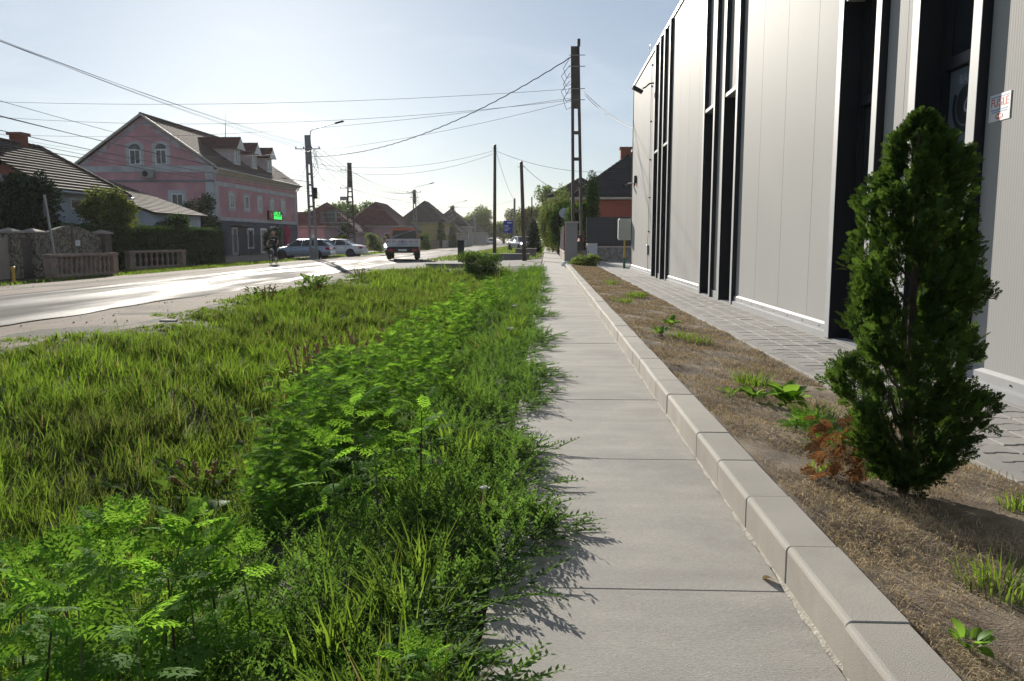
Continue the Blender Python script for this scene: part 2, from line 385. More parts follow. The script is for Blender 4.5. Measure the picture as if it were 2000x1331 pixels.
while t < 30.5:                                               # rough mortar fillet along the foot
    d = .03; f_ = lambda q: .009 + .004 * math.sin(q * 9) + .003 * math.sin(q * 31 + 1) + .002 * math.sin(q * 77); m.add([(.756, t, .010), (.756, t + d, .010), (.752 - f_(t + d), t + d, .001), (.752 - f_(t), t, .001)], [(0, 1, 2, 3)]); t += d
m.build('mortar_fillet', M_mortar, kerb)

# ------------------------------------------------------------------ planting strip, path of pavers with edging
def soilz(X, Y):
    t = np.clip((X - .9) / 1.15, 0, 1)
    return .105 * (1 - t) + .012 * t + .012 * np.sin(X * 5.1 + Y * 2.1) * np.cos(Y * 3.3 - X) + .008 * np.sin(Y * 9 + X * 7)
sx = np.linspace(.9, 2.06, 26); sy = np.linspace(-3.5, 34, 480); X, Y = np.meshgrid(sx, sy)
ns = np.random.default_rng(4).normal(0, .0035, X.shape); i = np.arange(X.size).reshape(X.shape)
q = np.stack([i[:-1, :-1], i[:-1, 1:], i[1:, 1:], i[1:, :-1]], -1).reshape(-1, 4)
tag(npmesh('planting_strip', np.stack([X, Y, soilz(X, Y) + ns], -1).reshape(-1, 3), q, M_soil, quads=True, smooth=True), kind='structure')
path = tag(bpy.data.objects.new('paved_path', None), kind='structure'); link(path)
y = -3.5
while y < 31.5:
    MB().bbox(2.05, 2.165, y + .003, y + .997, -.1, .034 + random.uniform(-.002, .002), .006).build('edging_stone', M_edge, path); y += 1.0
MB().box(2.165, 3.06, -3.5, 31.5, -.1, .006).build('joint_sand', M_sand, path)
# paver: 20 cm x 16.5 cm with stepped long sides that interlock
def paver_mesh():
    w, d, s = .2, .165, .016; e = [(0, 0), (.062, 0), (.082, s), (.135, s), (.155, 0), (.2, 0)]
    low = [(x, yy) for x, yy in e]; top = [(x, yy + d) for x, yy in reversed(e)]
    ring = low + top; c = (.1, d / 2 + .004)
    def ins(k): return [(x + (k if x < .1 else -k) * (1 if x in (0, .2) else .3), yy + (k if j < 6 else -k)) for j, (x, yy) in enumerate(ring)]
    m = MB(); m.loft([[(x, yy, z) for x, yy in ins(k)] for k, z in ((.0045, -.03), (.0045, -.006), (.010, 0))], caps=False)
    n = len(ring); m.f.append(tuple(range(2 * n, 3 * n))); m.mi.append(0); return m
pm = paver_mesh().build('paver', M_paver, path); pmesh = pm.data; first = True; far = MB(); count = 0
y = 3.2; row = 0
while y < 30.9:
    for k in range(4):
        x = 2.168 + .2 * k + random.uniform(-.0015, .0015); z = .024 + random.uniform(-.002, .002)
        if count < 296:
            o = pm if first else link(bpy.data.objects.new('paver', pmesh), path); first = False
            o.location = (x, y, z); o.rotation_euler = (random.uniform(-.008, .008), random.uniform(-.008, .008), random.uniform(-.006, .006)); count += 1
        else:
            b = len(far.v); far.v += [(v.co.x + x, v.co.y + y, v.co.z + z) for v in pmesh.vertices]
            for p in pmesh.polygons: far.f.append(tuple(b + t for t in p.vertices)); far.mi.append(0)
    y += .165; row += 1
tag(far.build('far_pavers', M_paver, path), kind='stuff')
tag(MB().bbox(2.97, 3.08, -3.5, 29.7, -.1, .03, .004).build('wall_footing', M_edge, path))
# yard slab beyond the hall
yd = MB().bbox(.95, 12, 31.52, 41.2, -.1, .004, .005).build('concrete_yard', M_conc); tag(yd, kind='structure')

# ------------------------------------------------------------------ the metal-clad hall
WX0, FX, GX = 3.07, 3.0, 3.22; ROOF = 6.42; Y0, Y1 = -8.6, 29.6
hall = empty('metal_clad_hall', (WX0, 10, 0), 0, 'tall silver ribbed metal hall with black framed slot windows beside the path', 'building')
def hp(m, name, mt, parent=None, **k): return m.build(name, mt, parent or hall, world=True, **k)
core = MB(); core.box(WX0 + .35, WX0 + 22, Y0, Y1, 0, ROOF - .05); hp(core, 'core_wall', M_black)
m = MB(); m.box(WX0 - .035, WX0 + 22.02, Y0 - .02, Y1 + .03, ROOF, ROOF + .07); hp(m, 'roof_coping', M_black)
m = MB(); m.box(WX0 + .34, WX0 + 22.01, Y1 + .002, Y1 + .02, .1, ROOF); hp(m, 'end_wall', M_panel)
groups = [-1.4, 5.95, 13.25, 20.6]
def panel(a, b, z0=.17, z1=ROOF - .003):
    m = MB(); g = .004
    x = WX0; m.add([(x, a + g, z0), (x, b - g, z0), (x, b - g, z1), (x, a + g, z1), (x + .02, a, z0), (x + .02, b, z0), (x + .02, b, z1), (x + .02, a, z1)],
                   [(0, 3, 2, 1), (0, 4, 7, 3), (1, 2, 6, 5), (0, 1, 5, 4)])
    m.box(x + .018, x + .34, a - .0, b + .0, z0, z1); return m
def panels(a, b, first=None):
    cuts = [a]; t = first if first else a + 1.2
    while t < b - .25: cuts.append(t); t += 1.2
    cuts.append(b)
    for p, q in zip(cuts, cuts[1:]): hp(panel(p, q), 'wall_panel', M_panel)
    m = MB(); m.loft([[(WX0 + .02, yy, .03), (WX0 - .06, yy, .03), (WX0 - .06, yy, .085), (WX0 - .028, yy, .1), (WX0 - .028, yy, .16), (WX0 - .006, yy, .185), (WX0 + .02, yy, .185)] for yy in (a, b)])
    r = hp(m, 'base_rail', M_alu)
    t = a + .3
    while t < b:
        m = MB(); m.lathe([(.007, -.035), (.007, -.027)], (WX0, t, .13), 6, 0); o = m.build('rivet', M_black, None); o.parent = r
        for v in o.data.vertices: v.co -= Vector((WX0, 10, 0))
        t += .6
        if t > 18: break
panels(Y0, -1.4); panels(1.45, 5.95); panels(8.8, 13.25, 9.65); panels(16.1, 20.6, 16.93); panels(23.45, Y1, 23.95)
m = MB(); m.box(WX0 - .02, WX0 + .05, Y1 - .001, Y1 + .032, .03, ROOF); hp(m, 'corner_trim', M_black)
def slot_window(y0, near):
    fr = MB(); a, b = y0 + .12, y0 + .97
    fr.box(FX, FX + .3, y0, a, .035, ROOF - .004); fr.box(FX, FX + .3, b, b + .13, .035, ROOF - .004)
    # shade put into the colour: black fin sides, silver only on lit fronts
    f = hp(fr, 'window_frame', M_black)
    cv = MB(); cv.box(FX - .004, FX + .0, y0 + .002, a - .002, .04, ROOF - .006); cv.box(FX - .004, FX, b + .002, b + .128, .04, ROOF - .006); hp(cv, 'front_trim', M_trim, None)
    g = MB(); g.box(GX + .02, GX + .05, a, b, .04, 3.46); gl = hp(g, 'window_pane', M_glass)
    b_ = MB()
    for p, q in ((a, a + .07), (b - .07, b)): b_.box(GX - .03, GX + .018, p, q, .04, 3.46)
    for z in (.04, 2.42): b_.box(GX - .028, GX + .016, a + .07, b - .07, z, z + .09)
    hp(b_, 'sash', M_black)
    s = MB(); s.box(FX + .01, GX + .3, a, b, 3.46, 3.52); hp(s, 'sill', M_trim)
    u = MB(); u.box(WX0 + .004, GX + .3, a + .001, b - .001, 3.524, ROOF - .004); hp(u, 'infill_panel', M_panel)
    t = MB(); t.box(FX + .02, GX, a, b, .03, .039); hp(t, 'threshold', M_alu)
for y0 in groups:
    slot_window(y0, y0 < 8); slot_window(y0 + 1.75, y0 < 8)
    for p, q in ((y0 + 1.1, y0 + 1.352), (y0 + 1.352, y0 + 1.75)): hp(panel(p, q), 'wall_panel', M_panel)
    m = MB(); m.box(WX0 - .03, WX0 + .02, y0 + 1.101, y0 + 1.749, .03, .165); hp(m, 'base_rail', M_alu)
# ------------------------------------------------------------------ things fixed to the hall
M_paper = mat('paper_white', (.78, .79, .80), .7, var=.03)
M_red = plain('print_red', (.62, .03, .05), .6)
M_blueprint = plain('print_blue', (.12, .2, .42), .6)
def lay_text(txt, size, mt, parent, loc, rot, name='lettering', sx=1.0, shear=0):
    me = text_mesh(txt, size, 0.0, shear); me.materials.clear(); me.materials.append(mt)
    o = bpy.data.objects.new(name, me); link(o, parent); o.location = loc; o.rotation_euler = rot; o.scale = (sx, 1, 1); return o
YW = (R(90), 0, R(-90))               # text upright on a wall that faces -X
st = empty('paper_notice', (WX0 - .006, 5.77, 1.88), 0, 'small white paper notice with red FUȘLE lettering taped to ribbed panel', 'notice')
MB().box(0, .004, -.128, .128, 0, .18).build('sheet', M_paper, st)
lay_text('FUȘLE', .078, M_red, st, (-.0015, .108, .098), YW, sx=.98)
m = MB()
for z, a, b in ((.073, -.10, .10), (.058, -.09, .09), (.158, -.11, .11)):
    t = b
    while t > a:
        d = random.uniform(.012, .03); m.box(-.0012, -.0004, max(a, t - d), t, z, z + .006); t -= d + .005
m.build('small_print', M_blueprint, st)
m = MB(); m.prism([(.045 * math.cos(t * .3927), .0 + .021 * math.sin(t * .3927) + .031) for t in range(16)], 0, -.0014, -.0004); m.build('oval_stamp', mat('print_orange', (.7, .13, .05), .6), st)
m = MB()
for k in range(3): m.box(-.0022, -.0016, .026 - k * .026 - .018, .026 - k * .026, .022, .04)
m.build('stamp_print', M_paper, st)
# round emblem and letters on the glass of the nearest slot window
M_decal = plain('decal_grey', (.30, .34, .40), .5); M_decalk = plain('decal_black', (.008, .009, .012), .5)
dc = empty('glass_emblem', (GX + .019, 6.58, 2.12), 0, 'round dark emblem with grey BAR lettering on slot window glass', 'emblem')
def ring(m, r0, r1, x0, x1, a0=0, a1=360, n=40):
    for k in range(n):
        t0, t1 = R(a0 + (a1 - a0) * k / n), R(a0 + (a1 - a0) * (k + 1) / n)
        m.prism([(r0 * math.cos(t0), r0 * math.sin(t0)), (r1 * math.cos(t0), r1 * math.sin(t0)), (r1 * math.cos(t1), r1 * math.sin(t1)), (r0 * math.cos(t1), r0 * math.sin(t1))], 0, x0, x1)
m = MB(); ring(m, .0, .15, -.0015, -.0005, n=32); m.build('disc', M_decalk, dc)
m = MB(); ring(m, .165, .21, -.0015, -.0005, 150, 390); m.build('ring', M_decalk, dc)
lay_text('BAR', .1, M_decal, dc, (-.002, .125, .17), YW); lay_text('G', .2, M_decal, dc, (-.003, .06, -.06), YW, shear=.5)
pane = MB(); pane.box(0, .001, -.33, .33, -1.95, .29); pane.build('reflection_film', plain('reflection_film', (.10, .125, .15), .35), dc)  # emblem film run down the pane; its blue-grey tint stands in for reflection
def wallthing(name, x, y, z, label, cat): return empty(name, (x, y, z), 0, label, cat)
fl = wallthing('flood_light', WX0, 24.2, 5.45, 'black flood light on a bent arm high on the silver hall', 'flood light')
MB().tube([(0, 0, .1), (-.12, .02, .09), (-.22, .05, 0), (-.3, .1, -.03)], .022).build('arm', M_black, fl)
m = MB(Matrix.Translation((-.42, .1, -.08)) @ Matrix.Rotation(R(28), 4, 'Y')); m.bbox(-.2, .13, -.12, .12, -.045, .045, .02); m.build('lamp_head', M_black, fl)
sc_ = wallthing('security_camera', WX0, 29.35, 3.02, 'small dark bullet camera on a bracket at the hall corner', 'camera')
MB().tube([(0, 0, .04), (-.14, 0, .05), (-.2, 0, 0)], .02).build('bracket', M_white, sc_)
m = MB(); m.tube([(-.12, .12, .02), (-.3, -.12, -.06), (-.33, -.16, -.07)], [.045, .05, .055], 10); m.build('housing', M_black, sc_)
sr = wallthing('alarm_siren', WX0, 28.3, 3.0, 'red and black alarm siren box screwed to the hall wall', 'siren')
MB().bbox(-.09, 0, -.09, .09, -.02, .24, .015).build('cover', M_black, sr); MB().bbox(-.10, -.03, -.06, .06, -.1, -.022, .02).build('strobe', plain('red_lens', (.5, .03, .02), .3), sr)
bx = empty('meter_box', (2.86, 30.0, .0), 0, 'grey electric meter box on a yellow pipe at the hall corner', 'meter box')
MB().bbox(-.22, .28, -.18, .1, 1.05, 1.83, .02).build('cabinet', mat('meter_grey', (.42, .43, .40), .5), bx)
MB().bbox(-.245, -.222, -.15, .07, 1.1, 1.78, .008).build('door', mat('meter_light', (.6, .61, .58), .5), bx)
MB().tube([(.0, -.05, .02), (.0, -.05, 1.05)], .035, 10).build('pipe', plain('pipe_yellow', (.42, .30, .05), .5), bx)
MB().tube([(.0, -.05, .0), (.0, -.05, .42)], .045, 10).build('sleeve', plain('pipe_green', (.03, .12, .07), .5), bx)
lc = empty('lightning_conductor', (WX0 - .03, 24.5, 0), 0, 'thin lightning conductor rod clipped up the silver hall wall', 'conductor')
MB().tube([(0, 0, .15), (-.01, .1, 1.0), (0, 0, 1.3), (0, 0, 6.2), (0, .25, 6.75), (0, .6, 6.8), (0, .8, 6.5)], .008, 6).build('rod', M_steel, lc)
m = MB(); 
for z in (1.3, 2.3, 3.4, 4.5, 5.5, 6.1): m.box(-.02, .03, -.05, .05, z, z + .03)
m.build('clips', M_black, lc); MB().bbox(-.03, .02, .05, .17, .62, .92, .01).build('test_box', M_steel, lc)

# ------------------------------------------------------------------ roofs
def tile_mat(name, col, **k): return mat(name, col, .9, var=.22, scale=1.5, fine=.3, fscale=9, bump=.8, bscale=9, **k)
M_tile_old = tile_mat('weathered_tiles', (.085, .06, .045), stain=(.03, .026, .024), stscale=.9)
M_tile_brown = tile_mat('brown_tiles', (.105, .06, .045)); M_tile_red = tile_mat('maroon_tiles', (.13, .048, .045))
M_tile_dark = tile_mat('dark_slates', (.04, .036, .04)); M_tile_grey = tile_mat('grey_brown_tiles', (.10, .078, .066))
def slope(m, a, b, c, d, course=.33, lift=.03):
    """tiled plane: a-b the eave, d-c the top edge; each course steps over the one below"""
    a, b, c, d = (Vector(p) for p in (a, b, c, d)); nrm = (b - a).cross(d - a).normalized()
    if nrm.z < 0: nrm = -nrm
    n = max(2, int(((a + b) / 2 - (c + d) / 2).length / course))
    for i in range(n):
        t0, t1 = i / n, (i + 1) / n
        p0, q0, p1, q1 = a.lerp(d, t0), b.lerp(c, t0), a.lerp(d, t1), b.lerp(c, t1)
        m.add([tuple(p0 + nrm * lift), tuple(q0 + nrm * lift), tuple(q1), tuple(p1), tuple(p0 - nrm * .06), tuple(q0 - nrm * .06)], [(0, 1, 2, 3), (4, 5, 1, 0)])
    m.add([tuple(a - nrm * .06), tuple(b - nrm * .06), tuple(c - nrm * .06), tuple(d - nrm * .06)], [(3, 2, 1, 0)])
def ridge_tiles(m, a, b, r=.11, step=.36):
    a, b = Vector(a), Vector(b); n = max(1, int((b - a).length / step))
    for i in range(n):
        p, q_ = a.lerp(b, i / n), a.lerp(b, (i + 1) / n); m.tube([tuple(p), tuple(q_)], [r * 1.15, r * .9], 6)
def window_part(parent, c, w, h, face, frame=.12, sur=None, glass=None, depth=.06, mull=True, arch=False, surround=.0):
    """a window on a wall; face 'x' looks +X, 'y' looks -Y. c is its middle on the wall plane (world)"""
    def B(m, u0, u1, z0, z1, d0, d1):
        if face == 'x': m.box(c[0] + d0, c[0] + d1, c[1] + u0, c[1] + u1, c[2] + z0, c[2] + z1)
        else: m.box(c[0] + u0, c[0] + u1, c[1] - d1, c[1] - d0, c[2] + z0, c[2] + z1)
    if surround:
        m = MB(); s = surround
        B(m, -w / 2 - s, -w / 2, -h / 2 - s, h / 2 + s, .002, depth * .6); B(m, w / 2, w / 2 + s, -h / 2 - s, h / 2 + s, .002, depth * .6)
        B(m, -w / 2, w / 2, h / 2, h / 2 + s, .002, depth * .6); B(m, -w / 2, w / 2, -h / 2 - s, -h / 2, .002, depth * .75); m.build('window_surround', sur, parent, world=True)
    m = MB()
    B(m, -w / 2, -w / 2 + frame, -h / 2, h / 2, .004, depth); B(m, w / 2 - frame, w / 2, -h / 2, h / 2, .004, depth)
    B(m, -w / 2 + frame, w / 2 - frame, h / 2 - frame, h / 2, .004, depth); B(m, -w / 2 + frame, w / 2 - frame, -h / 2, -h / 2 + frame, .004, depth)
    if mull: B(m, -.03, .03, -h / 2 + frame, h / 2 - frame, .004, depth * .8)
    fr = m.build('window', M_white, parent, world=True)
    m = MB(); B(m, -w / 2 + frame, w / 2 - frame, -h / 2 + frame, h / 2 - frame, .002, depth * .4)
    L = parent.location
    o = m.build('pane', glass or M_glass, None); o.parent = fr
    for v in o.data.vertices: v.co -= L
    return fr

# ------------------------------------------------------------------ the long pink house with a bar on the ground floor
M_pink = mat('pink_render', (.55, .29, .31), .9, var=.2, scale=.6, fine=.1, fscale=14, stain=(.44, .25, .25), stscale=.35, stlo=.5, sthi=.8, bump=.2, bscale=12)
M_peel = mat('peeling_plaster', (.40, .38, .40), .9, var=.25, scale=1.2, stain=(.40, .22, .23), stscale=1.3, stlo=.46, sthi=.6)
M_band = mat('pale_band', (.50, .49, .50), .9, var=.12, scale=1.0, stain=(.33, .32, .33), stscale=.6)
M_slate = mat('slate_paint', (.075, .085, .11), .8, var=.12, scale=.6)
M_cream = mat('cream_gutter', (.52, .48, .40), .6)
PXF, PXB, PY0, PY1, PE, PR = -30.0, -42.6, 73.0, 97.2, 7.6, 12.2; PXM = (PXF + PXB) / 2
pk = empty('pink_house', (PXF, PY0, -.4), 0, 'long pink house with brown tiled roof, three dormers and dark painted bar front', 'building')
def pp(m, name, mt, **k): return m.build(name, mt, pk, world=True, **k)
m = MB(); m.prism([(PXB, 3.1), (PXF, 3.1), (PXF, PE), (PXM, PR - .15), (PXB, PE)], 1, PY0, PY1); pp(m, 'wall', M_pink)
m = MB(); m.box(PXB, PXF, PY0 + .003, PY1, -.5, 3.095); pp(m, 'ground_floor_wall', M_slate)
m = MB(); m.box(PXB - .01, PXF - .6, PY0 - .02, PY0 + .002, -.45, 3.0); pp(m, 'gable_ground_floor', M_pink)
m = MB(); slope(m, (PXF + .55, PY0 - .3, PE - .15), (PXF + .55, PY1 + .3, PE - .15), (PXM, PY1 + .3, PR), (PXM, PY0 - .3, PR)); slope(m, (PXB - .55, PY1 + .3, PE - .15), (PXB - .55, PY0 - .3, PE - .15), (PXM, PY0 - .3, PR), (PXM, PY1 + .3, PR))
rf = pp(m, 'roof', M_tile_brown)
m = MB(); ridge_tiles(m, (PXM, PY0 - .3, PR + .03), (PXM, PY1 + .3, PR + .03), .13, .5); pp(m, 'ridge_tiles', M_tile_brown)
for s, xe in ((1, PXF + .57), (-1, PXB - .57)):
    m = MB(); m.add([(xe, PY0 - .34, PE - .27), (PXM, PY0 - .34, PR - .1), (PXM, PY0 - .34, PR + .1), (xe, PY0 - .34, PE - .06), (xe, PY0 - .24, PE - .27), (PXM, PY0 - .24, PR - .1), (PXM, PY0 - .24, PR + .1), (xe, PY0 - .24, PE - .06)],
                   [(0, 1, 2, 3), (7, 6, 5, 4), (3, 2, 6, 7), (0, 4, 5, 1)]); pp(m, 'verge_board', M_cream)
    m = MB(); m.prism([(PXF if s > 0 else PXB, PE - .1), (PXM, PR - .25), (PXM, PR - .78), (PXF - .9 if s > 0 else PXB + .9, PE + .14)], 1, PY0 - .03, PY0 - .004); pp(m, 'verge_plaster', M_peel)
m = MB(); m.tube([(PXF + .62, PY0 - .3, PE - .2), (PXF + .62, PY1 + .3, PE - .22)], .09, 8); pp(m, 'gutter', M_cream)
m = MB(); m.prism([(PXF, PE - .75), (PXF + .5, PE - .25), (PXF, PE - .25)], 1, PY0, PY1); pp(m, 'eaves_cornice', M_cream)
for yy in (PY0 - .1, PY1 - .2):
    m = MB(); m.tube([(PXF + .6, yy, PE - .3), (PXF + .12, yy + .05, PE - .9), (PXF + .12, yy + .05, -.3)], .07, 8); pp(m, 'downpipe', M_band)
for z0, z1, d in ((5.95, 6.35, .05), (2.82, 3.14, .07)):
    m = MB(); m.box(PXF + .002, PXF + d, PY0, PY1, z0, z1); pp(m, 'band', M_band)
m = MB(); m.box(PXB, PXF + .05, PY0 - .06, PY0 - .022, 7.1, 7.65); pp(m, 'band', M_band)
m = MB(); m.box(PXB, PXF + .05, PY0 - .07, PY0 - .022, 6.22, 6.42); pp(m, 'band', mat('grimy_band', (.2, .2, .22), .9))
for a, b in ((PY0, PY0 + .9), (PY1 - .7, PY1)):
    m = MB(); m.box(PXF + .003, PXF + .06, a, b, 3.16, 5.94); pp(m, 'pilaster', M_band)
m = MB(); m.box(PXF - .75, PXF, PY0 - .05, PY0 - .024, -.4, 7.05); pp(m, 'pilaster', M_band)
for yy in (77.0, 80.9, 84.6, 88.4, 92.2): window_part(pk, (PXF, yy, 4.7), 1.05, 1.3, 'x', .1, M_band, surround=.28)
for xx in (-37.1, -34.7):
    window_part(pk, (xx, PY0 - .02, 8.45), 1.05, 1.35, 'y', .1, M_band, surround=.3)
    m = MB(); m.prism([(xx - .85, 9.42)] + [(xx + .85 * math.cos(R(180 - 15 * k)), 9.42 + .42 * math.sin(R(15 * k))) for k in range(13)], 1, PY0 - .06, PY0 - .024); pp(m, 'arch_surround', M_band)
    m = MB(); m.prism([(xx + .5 * math.cos(R(180 - 20 * k)), 9.17 + .45 * math.sin(R(20 * k))) for k in range(10)], 1, PY0 - .09, PY0 - .061); pp(m, 'arch_light', M_glass)
window_part(pk, (-33.4, PY0 - .02, 4.65), 1.1, 1.1, 'y', .1, M_band, surround=.3); window_part(pk, (-37.6, PY0 - .02, 4.65), 1.1, 1.1, 'y', .1, M_band, surround=.3)
for a, b, t, mu in ((76.7, 78.0, 2.25, False), (80.6, 82.4, 2.2, True), (84.4, 86.2, 2.25, False), (87.6, 90.4, 2.5, True), (92.2, 93.9, 2.25, True)):
    window_part(pk, (PXF, (a + b) / 2, (t - .38) / 2 + (.25 if mu and a < 82 else 0)), b - a, t + .38 - (.5 if mu and a < 82 else 0), 'x', .2, mull=mu, depth=.09, glass=glassmat('bar_glass', (.10, .10, .13), .2))
m = MB(); m.box(PXF + .01, PXF + 1.1, 76.4, 81.2, 2.35, 2.42); m.tube([(PXF + 1.0, 76.6, 2.4), (PXF + .05, 76.6, 2.9)], .02, 6); m.tube([(PXF + 1.0, 81, 2.4), (PXF + .05, 81, 2.9)], .02, 6); pp(m, 'canopy', plain('canopy_dark', (.09, .09, .09), .5))
ac = empty('air_conditioner', (-35.9, PY0 - .06, 6.55), 0, 'grey air conditioner unit hung on the pink gable wall', 'air conditioner')
MB().bbox(-.55, .55, -.4, 0, 0, .75, .03).build('casing', mat('ac_casing', (.30, .30, .29), .6), ac); MB().lathe([(.27, -.02), (.27, 0)], (-.15, -.4, .38), 18, 1).build('fan_grille', M_black, ac)
for k, yc in enumerate((81.2, 86.0, 90.7)):
    xf = -30.9; zb = 8.25; w = .85
    m = MB(); m.prism([(yc - w, zb - .2), (yc + w, zb - .2), (yc + w, 10.25), (yc, 10.95), (yc - w, 10.25)], 0, xf - 3.6, xf); d = pp(m, 'dormer', mat('dormer_wall', (.55, .46, .45), .9) if k == 0 else bpy.data.materials['dormer_wall'])
    m = MB(); slope(m, (xf + .45, yc - w - .3, 10.05), (xf - 5.0, yc - w - .3, 10.05), (xf - 5.0, yc, 11.1), (xf + .45, yc, 11.1), .3); slope(m, (xf - 5.0, yc + w + .3, 10.05), (xf + .45, yc + w + .3, 10.05), (xf + .45, yc, 11.1), (xf - 5.0, yc, 11.1), .3)
    ridge_tiles(m, (xf + .45, yc, 11.12), (xf - 4, yc, 11.12), .09, .4); pp(m, 'dormer_roof', M_tile_red)
    m = MB(); m.add([(xf + .47, yc - w - .32, 9.95), (xf + .47, yc + w + .32, 9.95), (xf + .47, yc, 11.12)], [(0, 1, 2)]); pp(m, 'dormer_gable', M_white)
    window_part(pk, (xf, yc, 9.25), 1.3, 1.5, 'x', .12)
an = empty('roof_antenna', (PXM + 1.4, 88.5, 11.2), 0, 'thin rod antenna standing on the brown tiled roof', 'antenna')
MB().tube([(0, 0, 0), (.1, 0, 2.4)], [.05, .03], 6).build('mast', M_steel, an); MB().tube([(.1, 0, 2.4), (.12, 0, 3.3)], .014, 5).build('tip', M_steel, an)
sg = empty('bar_sign', (PXF + .08, 88.95, 3.18), 0, 'bright green and red lit sign over the dark bar front', 'sign')
MB().bbox(0, .16, -2.3, 2.3, 0, .98, .02).build('box', plain('sign_black', (.02, .03, .02), .5), sg)
MB().box(.162, .17, -2.25, -.9, .05, .93).build('red_field', plain('sign_red', (.32, .02, .03), .5), sg)
m = MB(); m.lathe([(.28, 0), (.22, .01)], (.171, -1.5, .5), 14, 0); m.build('pale_disc', plain('sign_skin', (.62, .30, .2), .6), sg)
g1 = emit('sign_green', (.05, .9, .12), .8)
m = MB(); m.box(.162, .17, -.7, 1.6, .1, .42); m.box(.162, .17, 1.68, 1.9, .1, .6); m.build('green_bar', g1, sg)
m = MB()
for k in range(4):                                              # four block letters, too far off to read
    y0 = -.7 + k * .55
    m.box(.162, .17, y0, y0 + .12, .5, .92); m.box(.162, .17, y0 + .12, y0 + .42, .8 if k % 2 else .5, .92 if k % 2 else .62)
    if k != 2: m.box(.162, .17, y0 + .3, y0 + .42, .5, .8)
m.build('green_letters', g1, sg)
um = empty('folded_parasol', (-28.3, 88.0, -.4), 0, 'closed crimson parasol standing at the dark bar front', 'parasol')
MB().tube([(0, 0, 0), (0, 0, 3.0)], .03, 8).build('pole', M_steel, um); MB().lathe([(.35, 0), (.35, .08), (.08, .1)], n=12).build('base', M_steel, um)
m = MB(); n = 16; secs = []
for z, r in ((.55, .30), (.8, .34), (1.4, .27), (2.0, .36), (2.6, .38), (2.9, .2), (3.02, .03)): secs.append([(r * (1 + .16 * (-1) ** k) * math.cos(2 * math.pi * k / n), r * (1 + .16 * (-1) ** k) * math.sin(2 * math.pi * k / n), z) for k in range(n)])
m.loft(secs); m.build('canopy', mat('crimson_cloth', (.38, .02, .07), .85), um, smooth=True)
def cafe_chair(x, y, rz, label):
    c = empty('cafe_chair', (x, y, -.4), rz, label, 'chair', 'cafe chairs outside the bar'); mt = plain('cafe_wicker', (.06, .045, .035), .7)
    MB().bbox(-.22, .22, -.22, .22, .42, .46, .01).build('seat', mt, c); MB().bbox(-.22, .22, .19, .23, .46, .9, .01).build('backrest', mt, c)
    for a in (-.19, .19):
        for b in (-.19, .19): MB().tube([(a, b, 0), (a, b, .42)], .018, 6).build('leg', mt, c)
for k, (x, y, r) in enumerate(((-28.4, 83.2, .3), (-27.7, 84.6, 2.6), (-28.5, 85.6, 1.2), (-27.6, 86.3, 4.0))): cafe_chair(x, y, r, 'dark wicker cafe chair ' + ('under the bar canopy end', 'beside the small round cafe table', 'in front of the narrow bar door', 'next to the closed crimson parasol')[k])
tb = empty('cafe_table', (-28.1, 84.3, -.4), 0, 'small round cafe table between dark wicker chairs', 'table')
MB().lathe([(.38, .72), (.38, .75)], n=18).build('top', M_white, tb); MB().tube([(0, 0, 0), (0, 0, .72)], .03, 8).build('leg', M_steel, tb); MB().lathe([(.22, 0), (.2, .03)], n=14).build('foot', M_steel, tb)
# iron fence beside the bar
fe = empty('iron_fence', (-27.5, 66, -.4), 0, 'dark iron bar fence between hedge and bar front', 'fence')
for k in range(28):
    y = k * .42; MB().tube([(0, y, 0), (0, y, 1.9 if k % 7 else 2.2)], .02 if k % 7 else .05, 6).build('bar' if k % 7 else 'post', M_black, fe)
for z in (.25, 1.7): MB().box(-.015, .015, 0, 11.4, z, z + .04).build('rail', M_black, fe)

# ------------------------------------------------------------------ low old house with a sagging tiled roof
M_oldwhite = mat('old_whitewash', (.50, .54, .60), .9, var=.1, scale=.9, stain=(.36, .39, .44), stscale=.6)
M_brickred = mat('brick_verge', (.25, .08, .05), .9, var=.25, scale=5); M_gable = mat('grey_gable', (.28, .27, .27), .9, var=.15, scale=.8)
oh = empty('old_tiled_house', (-24, 38.8, -.4), 0, 'low old house with weathered tile roof and whitewashed side wall', 'house')
def op(m, name, mt, **k): return m.build(name, mt, oh, world=True, **k)
m = MB(); m.prism([(-34, -.4), (-24.3, -.4), (-24.3, 3.45), (-29, 6.0), (-34, 3.45)], 1, 38.9, 46.1); op(m, 'wall', M_oldwhite)
m = MB(); m.prism([(-34, -.4), (-24.5, -.4), (-24.5, 3.4), (-29, 5.9), (-34, 3.4)], 1, 38.86, 38.897); op(m, 'gable_wall', M_gable)
m = MB(); slope(m, (-23.85, 38.7, 3.52), (-23.85, 46.3, 3.52), (-29, 46.3, 6.25), (-29, 38.7, 6.25), .38, .075); slope(m, (-34.2, 46.3, 3.45), (-34.2, 38.7, 3.45), (-29, 38.7, 6.25), (-29, 46.3, 6.25), .3, .05); op(m, 'roof', M_tile_old)
m = MB()
for k in range(9): m.cbox((-24.45 - k * .56, 38.83, 3.55 + k * .29), (.6, .09, .42), None)
op(m, 'brick_verge', M_brickred)
m = MB(); ridge_tiles(m, (-29, 38.7, 6.29), (-29, 46.3, 6.29), .14, .42); ridge_tiles(m, (-29, 46.25, 6.29), (-23.9, 46.25, 3.56), .12, .42); op(m, 'ridge_tiles', M_tile_old)
m = MB(); m.tube([(-23.8, 38.7, 3.42), (-23.8, 46.3, 3.4)], .07, 8); op(m, 'gutter', M_steel)
m = MB(); m.box(-29.4, -28.75, 44.1, 44.75, 5.5, 6.75); m.box(-29.5, -28.65, 44.0, 44.85, 6.75, 6.9); op(m, 'chimney', M_brickred)
